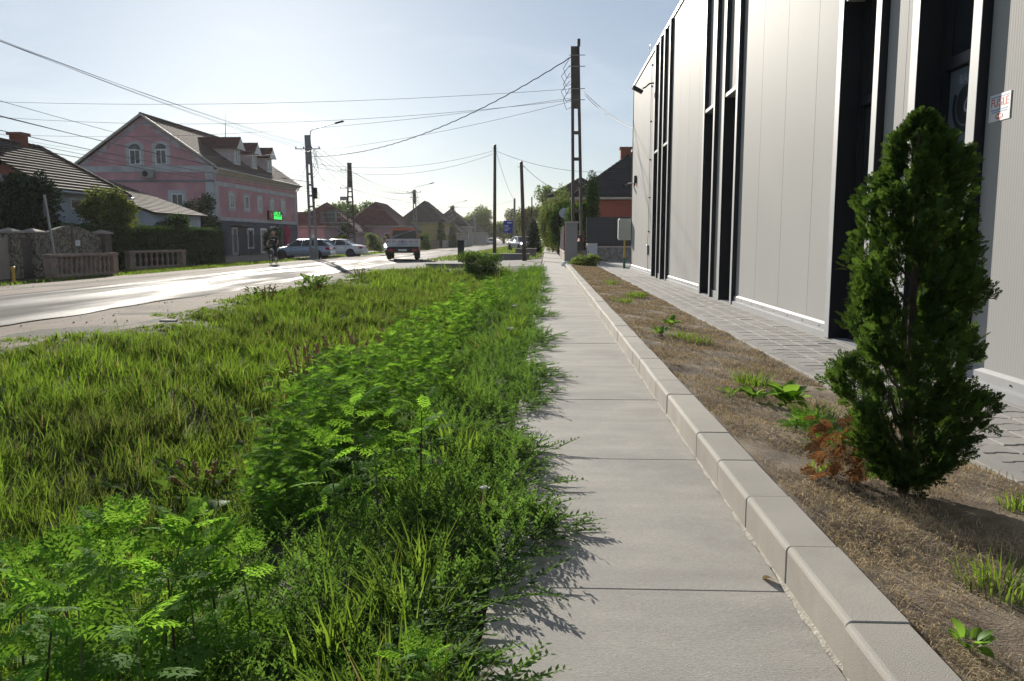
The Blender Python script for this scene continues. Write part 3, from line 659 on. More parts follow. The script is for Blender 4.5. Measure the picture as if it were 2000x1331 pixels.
window_part(oh, (-24.3, 41.6, 2.9), 1.5, .55, 'x', .07)
window_part(oh, (-24.3, 44.6, 2.9), 1.3, .55, 'x', .07)
anx = empty('tiled_outbuilding', (-22.8, 46.4, -.4), 0, 'low outbuilding with dark lean-to tile roof behind the old house', 'outbuilding')
m = MB(); m.prism([(-29, -.4), (-23, -.4), (-23, 2.6), (-29, 4.6)], 1, 46.5, 53.5); m.build('wall', M_oldwhite, anx, world=True)
m = MB(); slope(m, (-22.6, 46.35, 2.62), (-22.6, 53.8, 2.62), (-29, 53.8, 4.9), (-29, 46.35, 4.9), .3, .04); m.build('roof', M_tile_old, anx, world=True)

# ------------------------------------------------------------------ stone gate wall, balustrades, bollard, sign post
def crazy_mat(name, c1, c2, k):
    m, n, l, out = nodes_of(name); p = n.new('ShaderNodeBsdfPrincipled'); g = n.new('ShaderNodeNewGeometry')
    v = n.new('ShaderNodeTexVoronoi'); v.feature = 'DISTANCE_TO_EDGE'; v.inputs['Scale'].default_value = k
    d = n.new('ShaderNodeVectorMath'); d.operation = 'ADD'; nn = n.new('ShaderNodeTexNoise'); nn.inputs['Scale'].default_value = 2.5
    l.new(g.outputs['Position'], nn.inputs['Vector']); l.new(g.outputs['Position'], d.inputs[0]); l.new(nn.outputs['Color'], d.inputs[1]); l.new(d.outputs[0], v.inputs['Vector'])
    c = ramp(n, l, v.outputs['Distance'], c2, c1, .03, .12); c = mixc(n, l, .5, c, ramp(n, l, noise(n, l, g.outputs['Position'], 5), (.5, .5, .5), (1, 1, 1)), 'MULTIPLY')
    b = n.new('ShaderNodeBump'); b.inputs['Strength'].default_value = .8; b.inputs['Distance'].default_value = .03; l.new(v.outputs['Distance'], b.inputs['Height']); l.new(b.outputs[0], p.inputs['Normal'])
    l.new(c, p.inputs['Base Color']); p.inputs['Roughness'].default_value = .9; l.new(p.outputs[0], out.inputs[0]); return m
M_stone = crazy_mat('stone_cladding', (.30, .26, .19), (.07, .06, .05), 3.2)
M_capst = mat('capstone', (.36, .30, .26), .9, var=.15, scale=3); M_darkstone = mat('dark_pillar', (.13, .105, .09), .9, var=.25, scale=4)
gw = empty('stone_gate_wall', (-20.3, 29, -.4), 0, 'stone clad boundary wall with capped pillars and an arched gate panel', 'wall')
def gp(m, name, mt, **k): return m.build(name, mt, gw, **k)
gp(MB().box(-.12, .12, -4.5, .75, 0, 1.55), 'wall_panel', mat('beige_render', (.40, .33, .27), .9))
for y in (.75, 2.15, 7.2):
    mt = M_stone if y < 7 else M_darkstone
    gp(MB().bbox(-.28, .28, y, y + .55, 0, 1.72, .02), 'pillar', mt)
    m = MB(); m.add([(-.36, y - .08, 1.723), (.36, y - .08, 1.723), (.36, y + .63, 1.723), (-.36, y + .63, 1.723), (-.36, y - .08, 1.79), (.36, y - .08, 1.79), (.36, y + .63, 1.79), (-.36, y + .63, 1.79), (0, y + .275, 1.92)],
                    [(3, 2, 1, 0), (0, 1, 5, 4), (1, 2, 6, 5), (2, 3, 7, 6), (3, 0, 4, 7), (4, 5, 8), (5, 6, 8), (6, 7, 8), (7, 4, 8)]); gp(m, 'pillar_cap', M_capst)
gp(MB().box(-.1, .1, 1.3, 2.15, 0, 1.55), 'gate_leaf', M_darkstone)
for a, b in ((2.7, 4.88), (5.02, 7.2)):
    m = MB(); pts = [(a, 0), (b, 0)] + [(y, 1.55 + .5 * math.cos((y - 4.95) / 2.25 * math.pi / 2)) for y in np.linspace(b, a, 10)]
    m.prism(pts, 0, -.1, .1); gp(m, 'arched_panel', M_stone)
gp(MB().box(-.12, .12, 4.88, 5.02, 0, 2.1), 'gate_post', M_darkstone)
MB().bbox(.1, .115, 5.15, 5.5, 1.2, 1.45, .003).build('house_number_plate', M_white, gw)
M_bal = mat('balustrade_concrete', (.33, .24, .19), .9, var=.2, scale=3, stain=(.16, .13, .11), stscale=1.6)
def balustrade(p, q, label, n=11):
    d = q - p; L = d.length; o = empty('balustrade', p, math.atan2(d.y, d.x), label, 'balustrade', 'concrete balustrades along the yard')
    MB().bbox(0, L, -.13, .13, 0, .16, .02).build('plinth', M_bal, o); MB().bbox(-.03, L + .03, -.16, .16, .82, .95, .03).build('handrail', M_bal, o)
    for x in (.0, L - .3): MB().bbox(x, x + .3, -.145, .145, .16, .82, .02).build('end_post', M_bal, o)
    prof = [(.075, .16), (.075, .2), (.05, .23), (.04, .3), (.085, .44), (.08, .52), (.045, .66), (.045, .72), (.075, .76), (.075, .82)]
    me = None
    for k in range(n):
        x = .3 + (L - .6) * (k + .5) / n
        if me is None: b = MB().lathe(prof, n=10).build('baluster', M_bal, o, smooth=True, angle=50); me = b.data
        else: b = link(bpy.data.objects.new('baluster', me), o)
        b.location = (x, 0, 0)
balustrade(Vector((-18.7, 29.7, -.42)), Vector((-18.2, 33.6, -.42)), 'brown concrete balustrade in front of the stone gate wall', 12)
balustrade(Vector((-20.4, 38.8, -.42)), Vector((-19.6, 43.2, -.42)), 'brown concrete balustrade in front of the clipped hedge', 9)
sp = empty('sign_post', (-18.6, 30.2, -.42), 0, 'thin leaning steel post with a small plate beside the balustrade', 'post')
MB().tube([(0, 0, 0), (-.12, -.35, 3.15)], .045, 8).build('pole', M_steel, sp); MB().box(-.16, -.13, -.4, -.2, 2.35, 2.95).build('plate', plain('plate_back', (.12, .12, .12), .6), sp)
yb = empty('yellow_marker', (-17.8, 26.4, -.42), 0, 'short yellow gas marker post at the grass edge', 'marker')
MB().tube([(0, 0, 0), (0, 0, .5)], .055, 10).build('post', plain('marker_yellow', (.55, .36, .05), .5), yb); MB().lathe([(.07, .5), (.07, .58), (.02, .61)], n=10).build('cap', plain('marker_yellow2', (.55, .36, .05), .5), yb)

# ------------------------------------------------------------------ houses further down the street
def hip_house(name, x0, x1, y0, y1, eave, ridge, wallm, roofm, label, inset=None, base=-.5, over=.5, chimney=None, along='y', windows=()):
    o = empty(name, ((x0 + x1) / 2, y0, base), 0, label, 'house')
    m = MB(); m.box(x0, x1, y0, y1, base, eave); m.build('wall', wallm, o, world=True)
    X0, X1, Yy0, Yy1 = x0 - over, x1 + over, y0 - over, y1 + over; xm, ym = (x0 + x1) / 2, (y0 + y1) / 2; e = eave - .12; m = MB()
    if along == 'y':
        i = inset if inset is not None else (x1 - x0) / 2; A, B = (xm, Yy0 + i, ridge), (xm, Yy1 - i, ridge)
        slope(m, (X1, Yy0, e), (X1, Yy1, e), B, A); slope(m, (X0, Yy1, e), (X0, Yy0, e), A, B); slope(m, (X0, Yy0, e), (X1, Yy0, e), A, A); slope(m, (X1, Yy1, e), (X0, Yy1, e), B, B)
    else:
        i = inset if inset is not None else (y1 - y0) / 2; A, B = (X0 + i, ym, ridge), (X1 - i, ym, ridge)
        slope(m, (X0, Yy0, e), (X1, Yy0, e), B, A); slope(m, (X1, Yy1, e), (X0, Yy1, e), A, B); slope(m, (X0, Yy1, e), (X0, Yy0, e), A, A); slope(m, (X1, Yy0, e), (X1, Yy1, e), B, B)
    m.build('roof', roofm, o, world=True)
    m = MB(); ridge_tiles(m, A, B, .13, .5)
    for p, c in ((A, (X0, Yy0, e)), (A, (X1, Yy0, e)) if along == 'y' else (A, (X0, Yy1, e)), (B, (X1, Yy1, e)), (B, (X0, Yy1, e)) if along == 'y' else (B, (X1, Yy0, e))): ridge_tiles(m, c, p, .11, .5)
    m.build('ridge_tiles', roofm, o, world=True)
    m = MB(); m.box(X0 + .05, X1 - .05, Yy0 + .05, Yy1 - .05, e - .2, e - .07); m.build('eaves_board', M_cream, o, world=True)
    if chimney:
        x, y, t = chimney; m = MB(); m.box(x - .35, x + .35, y - .35, y + .35, eave, t); m.box(x - .42, x + .42, y - .42, y + .42, t, t + .14); m.build('chimney', M_brickred, o, world=True)
    for c, w, h, f in windows: window_part(o, c, w, h, f)
    return o
M_lilac = mat('lilac_render', (.48, .31, .34), .9, var=.08, scale=.5); M_yel = mat('yellow_render', (.52, .42, .16), .9, var=.08, scale=.5)
M_grayr = mat('grey_render', (.36, .33, .31), .9, var=.1, scale=.5)
hip_house('maroon_barn', -37, -28.6, 104, 111, 3.0, 4.6, M_lilac, M_tile_red, 'low barn with a long maroon roof behind the parked cars', along='x', inset=1.5)
hip_house('lilac_house', -36.5, -26.5, 112, 121, 2.3, 6.3, M_lilac, M_tile_red, 'lilac bungalow with a broad maroon hip roof next to the transformer pole', chimney=None, windows=(((-30.5, 112, 1.1), 2.2, 1.2, 'y'),))
hip_house('gabled_lilac_house', -29.8, -22.6, 122, 136, 3.3, 6.7, M_lilac, M_tile_red, 'lilac house with steep maroon hips behind the trimmed bushes', inset=3.0, windows=(((-22.6, 127, 1.5), 1.4, 1.3, 'x'),))
hip_house('yellow_house', -27.0, -19.0, 150, 163, 4.4, 8.2, M_yel, M_tile_grey, 'yellow two storey house with a steep hip roof', inset=4.2, windows=(((-19, 153, 2.6), 1.3, 1.4, 'x'), ((-19, 158, 2.6), 1.3, 1.4, 'x')))
hip_house('grey_annex', -29.0, -23.5, 140, 149, 2.5, 5.0, M_grayr, M_tile_grey, 'grey annex with low roof and chimney beside the yellow house', chimney=(-28.2, 141, 5.6))
hip_house('grey_gabled_house', -26.5, -18.2, 186, 200, 4.2, 8.0, M_grayr, M_tile_dark, 'grey house with dark pointed roof beyond the yellow one', chimney=(-22, 190, 8.6), windows=(((-18.2, 190, 2), 1.4, 1.4, 'x'),))
hip_house('small_grey_house', -24, -18.0, 168, 180, 2.6, 5.4, M_grayr, M_tile_grey, 'small low grey house squeezed between yellow and dark roofed houses', windows=(((-18.0, 172, 1.2), 1.2, 1.2, 'x'),))
hip_house('distant_house', -24, -17, 225, 240, 3.2, 6.4, M_grayr, M_tile_grey, 'distant hazy house at the far end of the street')
hip_house('flat_hazy_house', 4, 14, 170, 184, 5.0, 8.5, M_grayr, M_tile_grey, 'hazy grey house far off on the pavement side of the street')
def picket_fence(x, y0, y1, label, mt, h=1.35):
    o = empty('picket_fence', (x, y0, -.42), 0, label, 'fence')
    for z in (.35, 1.1): MB().box(-.03, .03, 0, y1 - y0, z, z + .08).build('rail', mt, o)
    me = None; k = 0; y = 0
    while y < y1 - y0:
        if me is None: b = MB().box(.031, .055, 0, .42, .05, h).build('board', mt, o); me = b.data
        else: b = link(bpy.data.objects.new('board', me), o)
        b.location = (0, y, random.uniform(-.03, .03)); y += .5
    y = 0
    while y <= y1 - y0: MB().box(-.08, -.031, y, y + .12, 0, h + .15).build('post', mt, o); y += 4
picket_fence(-18.4, 118, 139, 'weathered brown board fence in front of the lilac houses', mat('brown_boards', (.26, .19, .14), .9, objvar=.15))
picket_fence(-18.0, 141, 184, 'pale dusty board fence in front of the yellow house', mat('pale_boards', (.46, .44, .40), .9, objvar=.15))
# ------------------------------------------------------------------ vehicles
def paint(name, col, rough=.3, metal=.3): return plain(name, col, rough, metal, .5, .5)
M_tail = plain('tail_lamp_red', (.45, .015, .03), .25); M_head = plain('head_lamp', (.55, .57, .6), .15, .4)
def wheel_parts(parent, x, y, r, w, side, rimm):
    t = MB().lathe([(r * .62, -w / 2), (r * .93, -w / 2), (r, -w / 2 + .04), (r, w / 2 - .04), (r * .93, w / 2), (r * .62, w / 2)], n=24, axis=1).build('tyre', M_rubber, parent, smooth=True, angle=40)
    t.location = (x, y, r)
    m = MB(); s = side
    ring_ = [(r * .5, s * w * .4), (r * .63, s * w * .5)]
    m.lathe([(r * .64, s * w * .30), (r * .64, s * w * .46), (r * .56, s * w * .46), (r * .54, s * w * .30)], n=24, axis=1)
    for k in range(5):
        a = 2 * math.pi * k / 5; Mx = Matrix.Rotation(a, 4, 'Y'); m.cbox((0, s * w * .42, r * .3), (r * .16, .02, r * .56), Mx)
    m.lathe([(r * .16, s * w * .36), (r * .14, s * w * .46)], n=12, axis=1)
    rim = m.build('rim', rimm, None); rim.parent = t
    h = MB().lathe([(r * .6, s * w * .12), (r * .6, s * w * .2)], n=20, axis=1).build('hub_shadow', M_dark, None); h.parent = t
def car(name, loc, rz, label, body, style, group=None):
    """+X is forward. style: estate or sedan"""
    o = empty(name, loc, rz, label, 'car', group); L, Wd = (4.66, 1.80) if style == 'estate' else (5.1, 1.88); hw = Wd / 2; f = L / 2
    top = [(-f, .62), (-f + .03, .95), (-f + .35, 1.02), (-f + 1.3, 1.0), (.9, .97), (f - .75, .86), (f - .15, .72), (f, .55)] if style == 'estate' else \
          [(-f, .62), (-f + .06, .92), (-f + .4, 1.0), (-f + 1.2, 1.02), (.8, .98), (f - .75, .87), (f - .15, .74), (f, .55)]
    xs_ = np.linspace(-f, f, 34); secs = []
    for x in xs_:
        zt = np.interp(x, [p[0] for p in top], [p[1] for p in top]); zb = .26 + .12 * max(0, (abs(x) - f + .45) / .45) 
        tp = 1 - .16 * max(0, (abs(x) - f + .7) / .7) ** 2
        y = hw * tp
        secs.append([(x, s * yy, zz) for s, seq in ((1, ((y * .88, zb), (y * .985, zb + .12), (y, .55), (y * .975, zt - .09), (y * .90, zt - .01), (y * .45, zt + .03))), (-1, ((y * .45, zt + .03), (y * .90, zt - .01), (y * .975, zt - .09), (y, .55), (y * .985, zb + .12), (y * .88, zb)))) for yy, zz in seq])
    m = MB(); m.loft(secs); b = m.build('body', body, o, smooth=True, angle=40)
    # greenhouse: side outline base and roof
    if style == 'estate': base = (-f + .10, 1.02, 1.15, .98); roof = (-f + .62, 1.45, .30, 1.44); rear_top = -f + .55
    else: base = (-f + .95, 1.02, 1.2, .98); roof = (-f + 1.75, 1.46, .35, 1.46); rear_top = -f + 1.7
    bx0, bz0, bx1, bz1 = base; rx0, rz0, rx1, rz1 = roof; wb, wr = hw * .93, hw * .70
    m = MB(); mid = [(rx0 + (rx1 - rx0) * t, 1.45 + .03 * math.sin(t * math.pi)) for t in (0, .33, .66, 1)]
    low = [(bx0 + (bx1 - bx0) * t, bz0 + (bz1 - bz0) * t) for t in (0, .33, .66, 1)]
    for s in (1, -1): m.add([(x, s * wb, z) for x, z in low] + [(x, s * wr, z - .02) for x, z in mid], [(i, i + 1, 5 + i, 4 + i) if s < 0 else (i + 1, i, 4 + i, 5 + i) for i in range(3)])
    m.add([(bx1, wb, bz1), (bx1, -wb, bz1), (rx1, -wr, rz1 - .02), (rx1, wr, rz1 - .02)], [(0, 1, 2, 3)]); m.add([(bx0, wb, bz0), (bx0, -wb, bz0), (rx0, -wr, rz0 - .02), (rx0, wr, rz0 - .02)], [(3, 2, 1, 0)])
    m.build('windows', M_glass, o)
    m = MB(); m.loft([[(x, s * y, z) for s, q_ in ((1, ((wr + .02, z0 - .03), (wr * .9, z0 + .02), (wr * .4, z0 + .045))), (-1, ((wr * .4, z0 + .045), (wr * .9, z0 + .02), (wr + .02, z0 - .03)))) for y, z in q_] for x, z0 in [(rx0 - .14, 1.42)] + mid + [(rx1 + .06, 1.43)]]); m.build('roof', body, o, smooth=True, angle=50)
    for s in (1, -1):
        m = MB()
        for p, q_, r in (((bx1, s * wb, bz1), (rx1, s * wr, rz1 - .03), .04), ((bx0, s * wb, bz0), (rx0, s * wr, rz0 - .03), .07), ((-.15, s * (wb + .005), .99), (-.2, s * (wr + .01), 1.44), .035), ((-1.15, s * (wb + .005), 1.0), (-1.1, s * (wr + .01), 1.43), .04)): m.tube([p, q_], r, 6)
        m.build('pillars', body, o)
        m = MB(); m.bbox(.72, .9, s * (hw + .1) - .1, s * (hw + .1) + .1, .95, 1.1, .03); m.build('mirror', body, o)
        for x in (.3, -.75): MB().bbox(x - .1, x + .1, s * hw * .985 - .015, s * hw * .985 + .02, .80, .83, .005).build('door_handle', M_chrome, o)
        MB().box(-1.3, 1.3, s * hw - .012, s * hw + .008, .34, .38).build('sill_strip', M_chrome if style == 'estate' else body, o)
        for x in (.62, -.22, -1.12): MB().box(x - .006, x + .006, s * hw * .992 - .01, s * hw * .992 + .008, .36, .93).build('door_gap', M_dark, o)
        MB().bbox(-f - .01, -f + .34, s * hw * .78 - .18, s * hw * .78 + .19, .72, .90, .03).build('tail_lamp', M_tail, o)
        MB().bbox(f - .42, f - .03, s * hw * .72 - .2, s * hw * .72 + .17, .62, .76, .04).build('head_lamp', M_head, o)
        for x in (f - .92, -f + .95 + (.05 if style == 'estate' else .1)):
            MB().lathe([(.39, -.012), (.39, .016)], (x, s * (hw * .982), .34), 24, 1).build('wheel_arch', M_dark, o)
            wheel_parts(o, x, s * (hw - .05), .325 if style == 'estate' else .35, .22, s, M_chrome if style == 'estate' else plain('dark_rim', (.05, .05, .05), .4, .5))
    MB().bbox(-f - .03, -f + .2, -hw * .8, hw * .8, .28, .5, .05).build('rear_bumper', body, o); MB().bbox(f - .2, f + .02, -hw * .78, hw * .78, .25, .46, .05).build('front_bumper', M_black, o)
    MB().box(-f - .036, -f - .03, -.26, .26, .60, .71).build('number_plate', M_white, o); MB().box(f + .02, f + .026, -.26, .26, .38, .49).build('number_plate', M_white, o)
    if style == 'estate':
        for s in (1, -1): MB().tube([(-1.6, s * .6, 1.47), (-1.5, s * .6, 1.53), (.1, s * .6, 1.54), (.2, s * .6, 1.48)], .018, 6).build('roof_rail', M_chrome, o)
    return o
M_silverblue = paint('silver_blue_paint', (.30, .37, .46)); M_whitepaint = paint('pearl_white_paint', (.66, .67, .68), .3, .0)
car('estate_car', (-18.7, 62.0, -.41), R(178), 'silver blue estate car parked behind the concrete lamp pole', M_silverblue, 'estate')
car('sedan_car', (-17.9, 68.8, -.41), R(176), 'white sedan parked beyond the silver blue estate car', M_whitepaint, 'sedan')
car('distant_car', (-12.4, 185, -.2), R(-90), 'pale distant car coming through the road dust', M_whitepaint, 'estate')
car('verge_car', (-2.6, 88, -.09), R(-70), 'pale car parked on the verge behind the concrete slabs', paint('pale_silver', (.5, .52, .55)), 'sedan')

# drop-side pickup seen from behind, +Y is forward
M_orange = paint('orange_red_paint', (.52, .085, .03), .35, .0); M_bed = mat('white_dropside', (.62, .62, .60), .5)
tk = empty('pickup_truck', (-8.7, 49.0, -.155), R(7.5), 'orange red pickup truck with white drop side bed and ladder rack', 'truck')
m = MB(); m.loft([[(s * x, y, z) for s, q_ in ((1, ((.93, .45), (.96, .9), (.93, 1.2), (.78, 1.88), (.6, 1.95))), (-1, ((.6, 1.95), (.78, 1.88), (.93, 1.2), (.96, .9), (.93, .45)))) for x, z in q_] for y in (2.55, 2.7, 3.6)] +
       [[(s * x, 4.3, z) for s, q_ in ((1, ((.93, .45), (.95, .8), (.92, 1.05), (.84, 1.2), (.6, 1.24))), (-1, ((.6, 1.24), (.84, 1.2), (.92, 1.05), (.95, .8), (.93, .45)))) for x, z in q_]] +
       [[(s * x, 4.75, z) for s, q_ in ((1, ((.85, .45), (.88, .65), (.86, .8), (.8, .9), (.55, .95))), (-1, ((.55, .95), (.8, .9), (.86, .8), (.88, .65), (.85, .45)))) for x, z in q_]])
m.build('cab', M_orange, tk, smooth=True, angle=35)
m = MB(); m.add([(-.78, 2.53, 1.28), (.78, 2.53, 1.28), (.66, 2.53, 1.80), (-.66, 2.53, 1.80)], [(0, 1, 2, 3)]); m.build('rear_window', M_glass, tk)
m = MB(); m.add([(-.80, 4.28, 1.24), (.80, 4.28, 1.24), (.68, 3.63, 1.86), (-.68, 3.63, 1.86)], [(1, 0, 3, 2)]); m.build('windscreen', M_glass, tk)
for s in (1, -1): m = MB(); m.add([(s * .935, 2.85, 1.25), (s * .935, 4.0, 1.22), (s * .81, 3.6, 1.8), (s * .81, 2.85, 1.8)], [(0, 1, 2, 3)]); m.build('side_window', M_glass, tk)
MB().bbox(-.99, .99, -.02, 2.5, .78, .86, .01).build('bed_floor', M_steel, tk)
tg = MB().bbox(-1.0, 1.0, -.05, -.01, .80, 1.27, .01).build('tailgate', M_bed, tk)
for s in (1, -1): MB().bbox(s * .995 - .02, s * .995 + .02, 0, 2.5, .82, 1.27, .01).build('side_board', M_bed, tk)
for k in range(6):
    if k == 2 or k == 3: pass
    x = -.86 + k * .34; o = MB().box(x - .09, x + .09, -.056, -.0505, 1.08, 1.13).build('red_stripe', M_red, None); o.parent = tg
m = MB(); m.lathe([(.075, -.058), (.06, -.056)], (0, 0, 1.1), 14, 1); o = m.build('round_badge', M_blueprint, None); o.parent = tg
m = MB()
for k in range(9): m.box(-.3 + k * .068, -.25 + k * .068, -.056, -.0505, .93, .98)
o = m.build('small_lettering', M_blueprint, None); o.parent = tg
MB().bbox(-.92, .92, .1, 4.4, .42, .76, .03).build('chassis', M_black, tk); MB().bbox(-.95, .95, -.06, .04, .45, .76, .02).build('rear_bar', M_black, tk)
for s in (1, -1):
    MB().bbox(s * .72 - .14, s * .72 + .14, -.09, -.06, .52, .66, .01).build('tail_lamp', M_tail, tk)
    for y in (.75, 3.9):
        t = MB().lathe([(.2, -.12), (.31, -.12), (.33, -.08), (.33, .08), (.31, .12), (.2, .12)], n=22, axis=0).build('wheel', M_rubber, tk, smooth=True, angle=40); t.location = (s * .84, y, .33)
        h = MB().lathe([(.2, s * .06), (.05, s * .1)], n=14, axis=0).build('rim', M_chrome, None); h.parent = t
    MB().bbox(s * 1.1 - .09, s * 1.1 + .09, 3.7, 3.8, 1.2, 1.45, .03).build('mirror', M_black, tk)
    MB().tube([(s * .8, 2.42, 1.25), (s * .8, 2.42, 2.02)], .03, 6).build('rack_post', M_steel, tk)
    MB().tube([(s * .93, 1.0, .33), (s * .6, 1.0, .33)], .06, 8).build('axle', M_black, tk)
    MB().bbox(s * .84 - .15, s * .84 + .15, .28, .31, .12, .5, .01).build('mud_flap', M_rubber, tk)
MB().box(-1.12, 1.12, 2.38, 2.46, 2.0, 2.05).build('rack_bar', M_steel, tk)
m = MB(); m.box(-.26, .26, -.075, -.07, .53, .65); m.build('number_plate', M_white, tk)
m = MB(); m.tube([(-.7, .3, 1.33), (.85, 2.2, 1.9)], .03, 6); m.build('ladder_rail', M_steel, tk)

# ------------------------------------------------------------------ people
def skin(name, pts, edges, radii, mt, parent, sub=2):
    me = bpy.data.meshes.new(name); me.from_pydata([tuple(p) for p in pts], edges, [])
    o = bpy.data.objects.new(name, me); COL.objects.link(o)
    o.modifiers.new('Skin', 'SKIN'); s = o.modifiers.new('Sub', 'SUBSURF'); s.levels = sub; s.render_levels = sub
    for v, r in zip(me.skin_vertices[0].data, radii): v.radius = (r, r) if not isinstance(r, tuple) else r
    bpy.context.view_layer.update(); ev = o.evaluated_get(bpy.context.evaluated_depsgraph_get())
    nm = bpy.data.meshes.new_from_object(ev); bpy.data.objects.remove(o)
    nm.materials.clear(); nm.materials.append(mt); nm.polygons.foreach_set('use_smooth', [True] * len(nm.polygons))
    return link(bpy.data.objects.new(name, nm), parent)
M_skin = plain('skin', (.42, .24, .17), .6)
def rider(loc, rz, label, shirtm, trousm, capm, helmet=False, hb=(.26, -.33, 1.06)):
    p = empty('person', loc, rz, label, 'person'); hx, hy, hz = hb
    V = [(0, .20, 1.0), (0, .15, 1.2), (0, .08, 1.38), (0, .03, 1.48), (0, .0, 1.54), (0, -.02, 1.63), (0, -.02, 1.71)]; r = [.13, .125, .14, .075, .058, .095, .075]
    E = [(i, i + 1) for i in range(6)]
    for s in (1, -1):
        b = len(V); V += [(s * .19, .07, 1.41), (s * .28, -.08, 1.22), (s * hx, hy + .06, hz + .03), (s * hx, hy, hz)]; r += [.065, .046, .032, .034]; E += [(2, b), (b, b + 1), (b + 1, b + 2), (b + 2, b + 3)]
        k = s > 0; b = len(V); V += [(s * .1, .17, .97), (s * .13, -.17 if k else -.22, .80 if k else .93), (s * .12, -.0, .40 if k else .58), (s * .12, .02, .30 if k else .49), (s * .12, -.12, .25 if k else .45)]; r += [.095, .068, .045, .04, .04]
        E += [(0, b), (b, b + 1), (b + 1, b + 2), (b + 2, b + 3), (b + 3, b + 4)]
        for q in range(5):                                         # fingers closed round the grip
            x = s * (hx - .035 + .018 * q) if q < 4 else s * (hx - .045); b2 = len(V); base = len(V)
            V += [(x, hy - .03, hz + .015), (x, hy - .05, hz - .008), (x, hy - .035, hz - .03)] if q < 4 else [(x, hy - .005, hz - .01), (x - s * .005, hy - .03, hz - .025), (x, hy - .045, hz - .03)]
            r += [.009, .008, .007]; hand = b - 1; E += [(hand, b2), (b2, b2 + 1), (b2 + 1, b2 + 2)]
    skin('body', V, E, r, M_skin, p, 1)
    SV = [(0, .20, 1.0), (0, .15, 1.2), (0, .08, 1.38), (0, .04, 1.47), (.19, .07, 1.41), (.25, -.02, 1.29), (-.19, .07, 1.41), (-.25, -.02, 1.29)]
    skin('shirt', SV, [(0, 1), (1, 2), (2, 3), (2, 4), (4, 5), (2, 6), (6, 7)], [(.185, .15), (.18, .145), (.185, .15), .085, .085, .075, .085, .075], shirtm, p, 2)
    TV = [(0, .2, 1.0), (.1, .17, .97), (.13, -.17, .80), (.12, 0, .40), (-.1, .17, .97), (-.13, -.22, .93), (-.12, 0, .58)]
    skin('trousers', TV, [(0, 1), (1, 2), (2, 3), (0, 4), (4, 5), (5, 6)], [.15, .12, .088, .07, .12, .088, .07], trousm, p, 2)
    for s in (1, -1):
        z = .27 if s > 0 else .47; MB().bbox(s * .12 - .05, s * .12 + .05, -.19, .08, z - .06, z + .04, .025).build('shoe', M_white, p)
        MB().lathe([(.008, -.005), (.009, 0), (.008, .005)], (s * .033, -.112, 1.645), 8, 1).build('eye', M_dark, p); MB().bbox(s * .095 - .012, s * .095 + .012, -.04, .0, 1.60, 1.66, .01).build('ear', M_skin, p)
    m = MB(); m.add([(-.018, -.105, 1.60), (.018, -.105, 1.60), (0, -.135, 1.605), (0, -.1, 1.65)], [(0, 1, 2), (0, 2, 3), (1, 3, 2)]); m.build('nose', M_skin, p); MB().box(-.03, .03, -.112, -.1, 1.575, 1.583).build('mouth', plain('lip', (.25, .09, .08), .6), p)
    if helmet: MB().lathe([(.13, 1.58), (.145, 1.66), (.13, 1.76), (.07, 1.82), (.01, 1.83)], (0, .0, 0), 16).build('helmet', capm, p, smooth=True)
    else:
        MB().lathe([(.107, 1.67), (.108, 1.71), (.09, 1.76), (.04, 1.785), (.005, 1.788)], (0, -.01, 0), 16).build('cap', capm, p, smooth=True)
        MB().bbox(-.075, .075, -.2, -.09, 1.675, 1.69, .006).build('cap_peak', capm, p)
    return p
M_blackcloth = mat('black_cloth', (.014, .014, .016), .9); CYC = (-14.85, 43.8, -.265)
pr = rider(CYC, R(4), 'cyclist in black T-shirt and pale cap riding towards us', M_blackcloth, M_blackcloth, mat('pale_cap', (.52, .38, .32), .8))
m = MB(); m.box(.02, .10, -.082, -.072, 1.30, 1.36); m.box(-.13, 0, -.082, -.072, 1.335, 1.355); m.build('shirt_print', M_white, pr)
M_bframe = plain('bike_frame', (.03, .035, .045), .35, .3)
bk = empty('bicycle', CYC, R(4), 'dark city bicycle ridden by the man in the black T-shirt', 'bicycle')
for y in (-.62, .46):
    m = MB()
    for k in range(28):
        a, b = 2 * math.pi * k / 28, 2 * math.pi * (k + 1) / 28
        m.tube([(0, y + .325 * math.cos(a), .34 + .325 * math.sin(a)), (0, y + .325 * math.cos(b), .34 + .325 * math.sin(b))], .019, 6, False)
    w = m.build('wheel', M_rubber, bk)
    m = MB()
    for k in range(16): a = 2 * math.pi * k / 16; m.tube([(.02 * (-1) ** k, y, .34), (0, y + .31 * math.cos(a), .34 + .31 * math.sin(a))], .0025, 4, False)
    m.lathe([(.025, -.04), (.025, .04)], (0, y, .34), 8, 0); s = m.build('spokes', M_chrome, None); s.parent = w
    m = MB(); pts = [(0, y + .365 * math.cos(R(t)), .34 + .365 * math.sin(R(t))) for t in range(20, 161, 14)]; m.tube(pts, .022, 6); m.build('mudguard', M_bframe, bk)
m = MB()
for a, b in (((0, -.42, .82), (0, .02, .32)), ((0, -.40, .88), (0, .17, .78)), ((0, .02, .32), (0, .2, .9)), ((0, .02, .32), (0, .46, .34)), ((0, .18, .8), (0, .46, .34)), ((0, -.43, .78), (0, -.38, 1.0))): m.tube([a, b], .018, 8)
m.build('frame', M_bframe, bk)
for s in (1, -1): MB().tube([(s * .045, -.44, .74), (s * .045, -.62, .34)], .013, 6).build('fork', M_bframe, bk)
MB().tube([(-.3, -.3, 1.03), (-.2, -.36, 1.05), (0, -.40, 1.02), (.2, -.36, 1.05), (.3, -.3, 1.03)], .013, 8).build('handlebar', M_chrome, bk)
MB().bbox(-.09, .09, .1, .36, .88, .94, .03).build('saddle', M_black, bk)
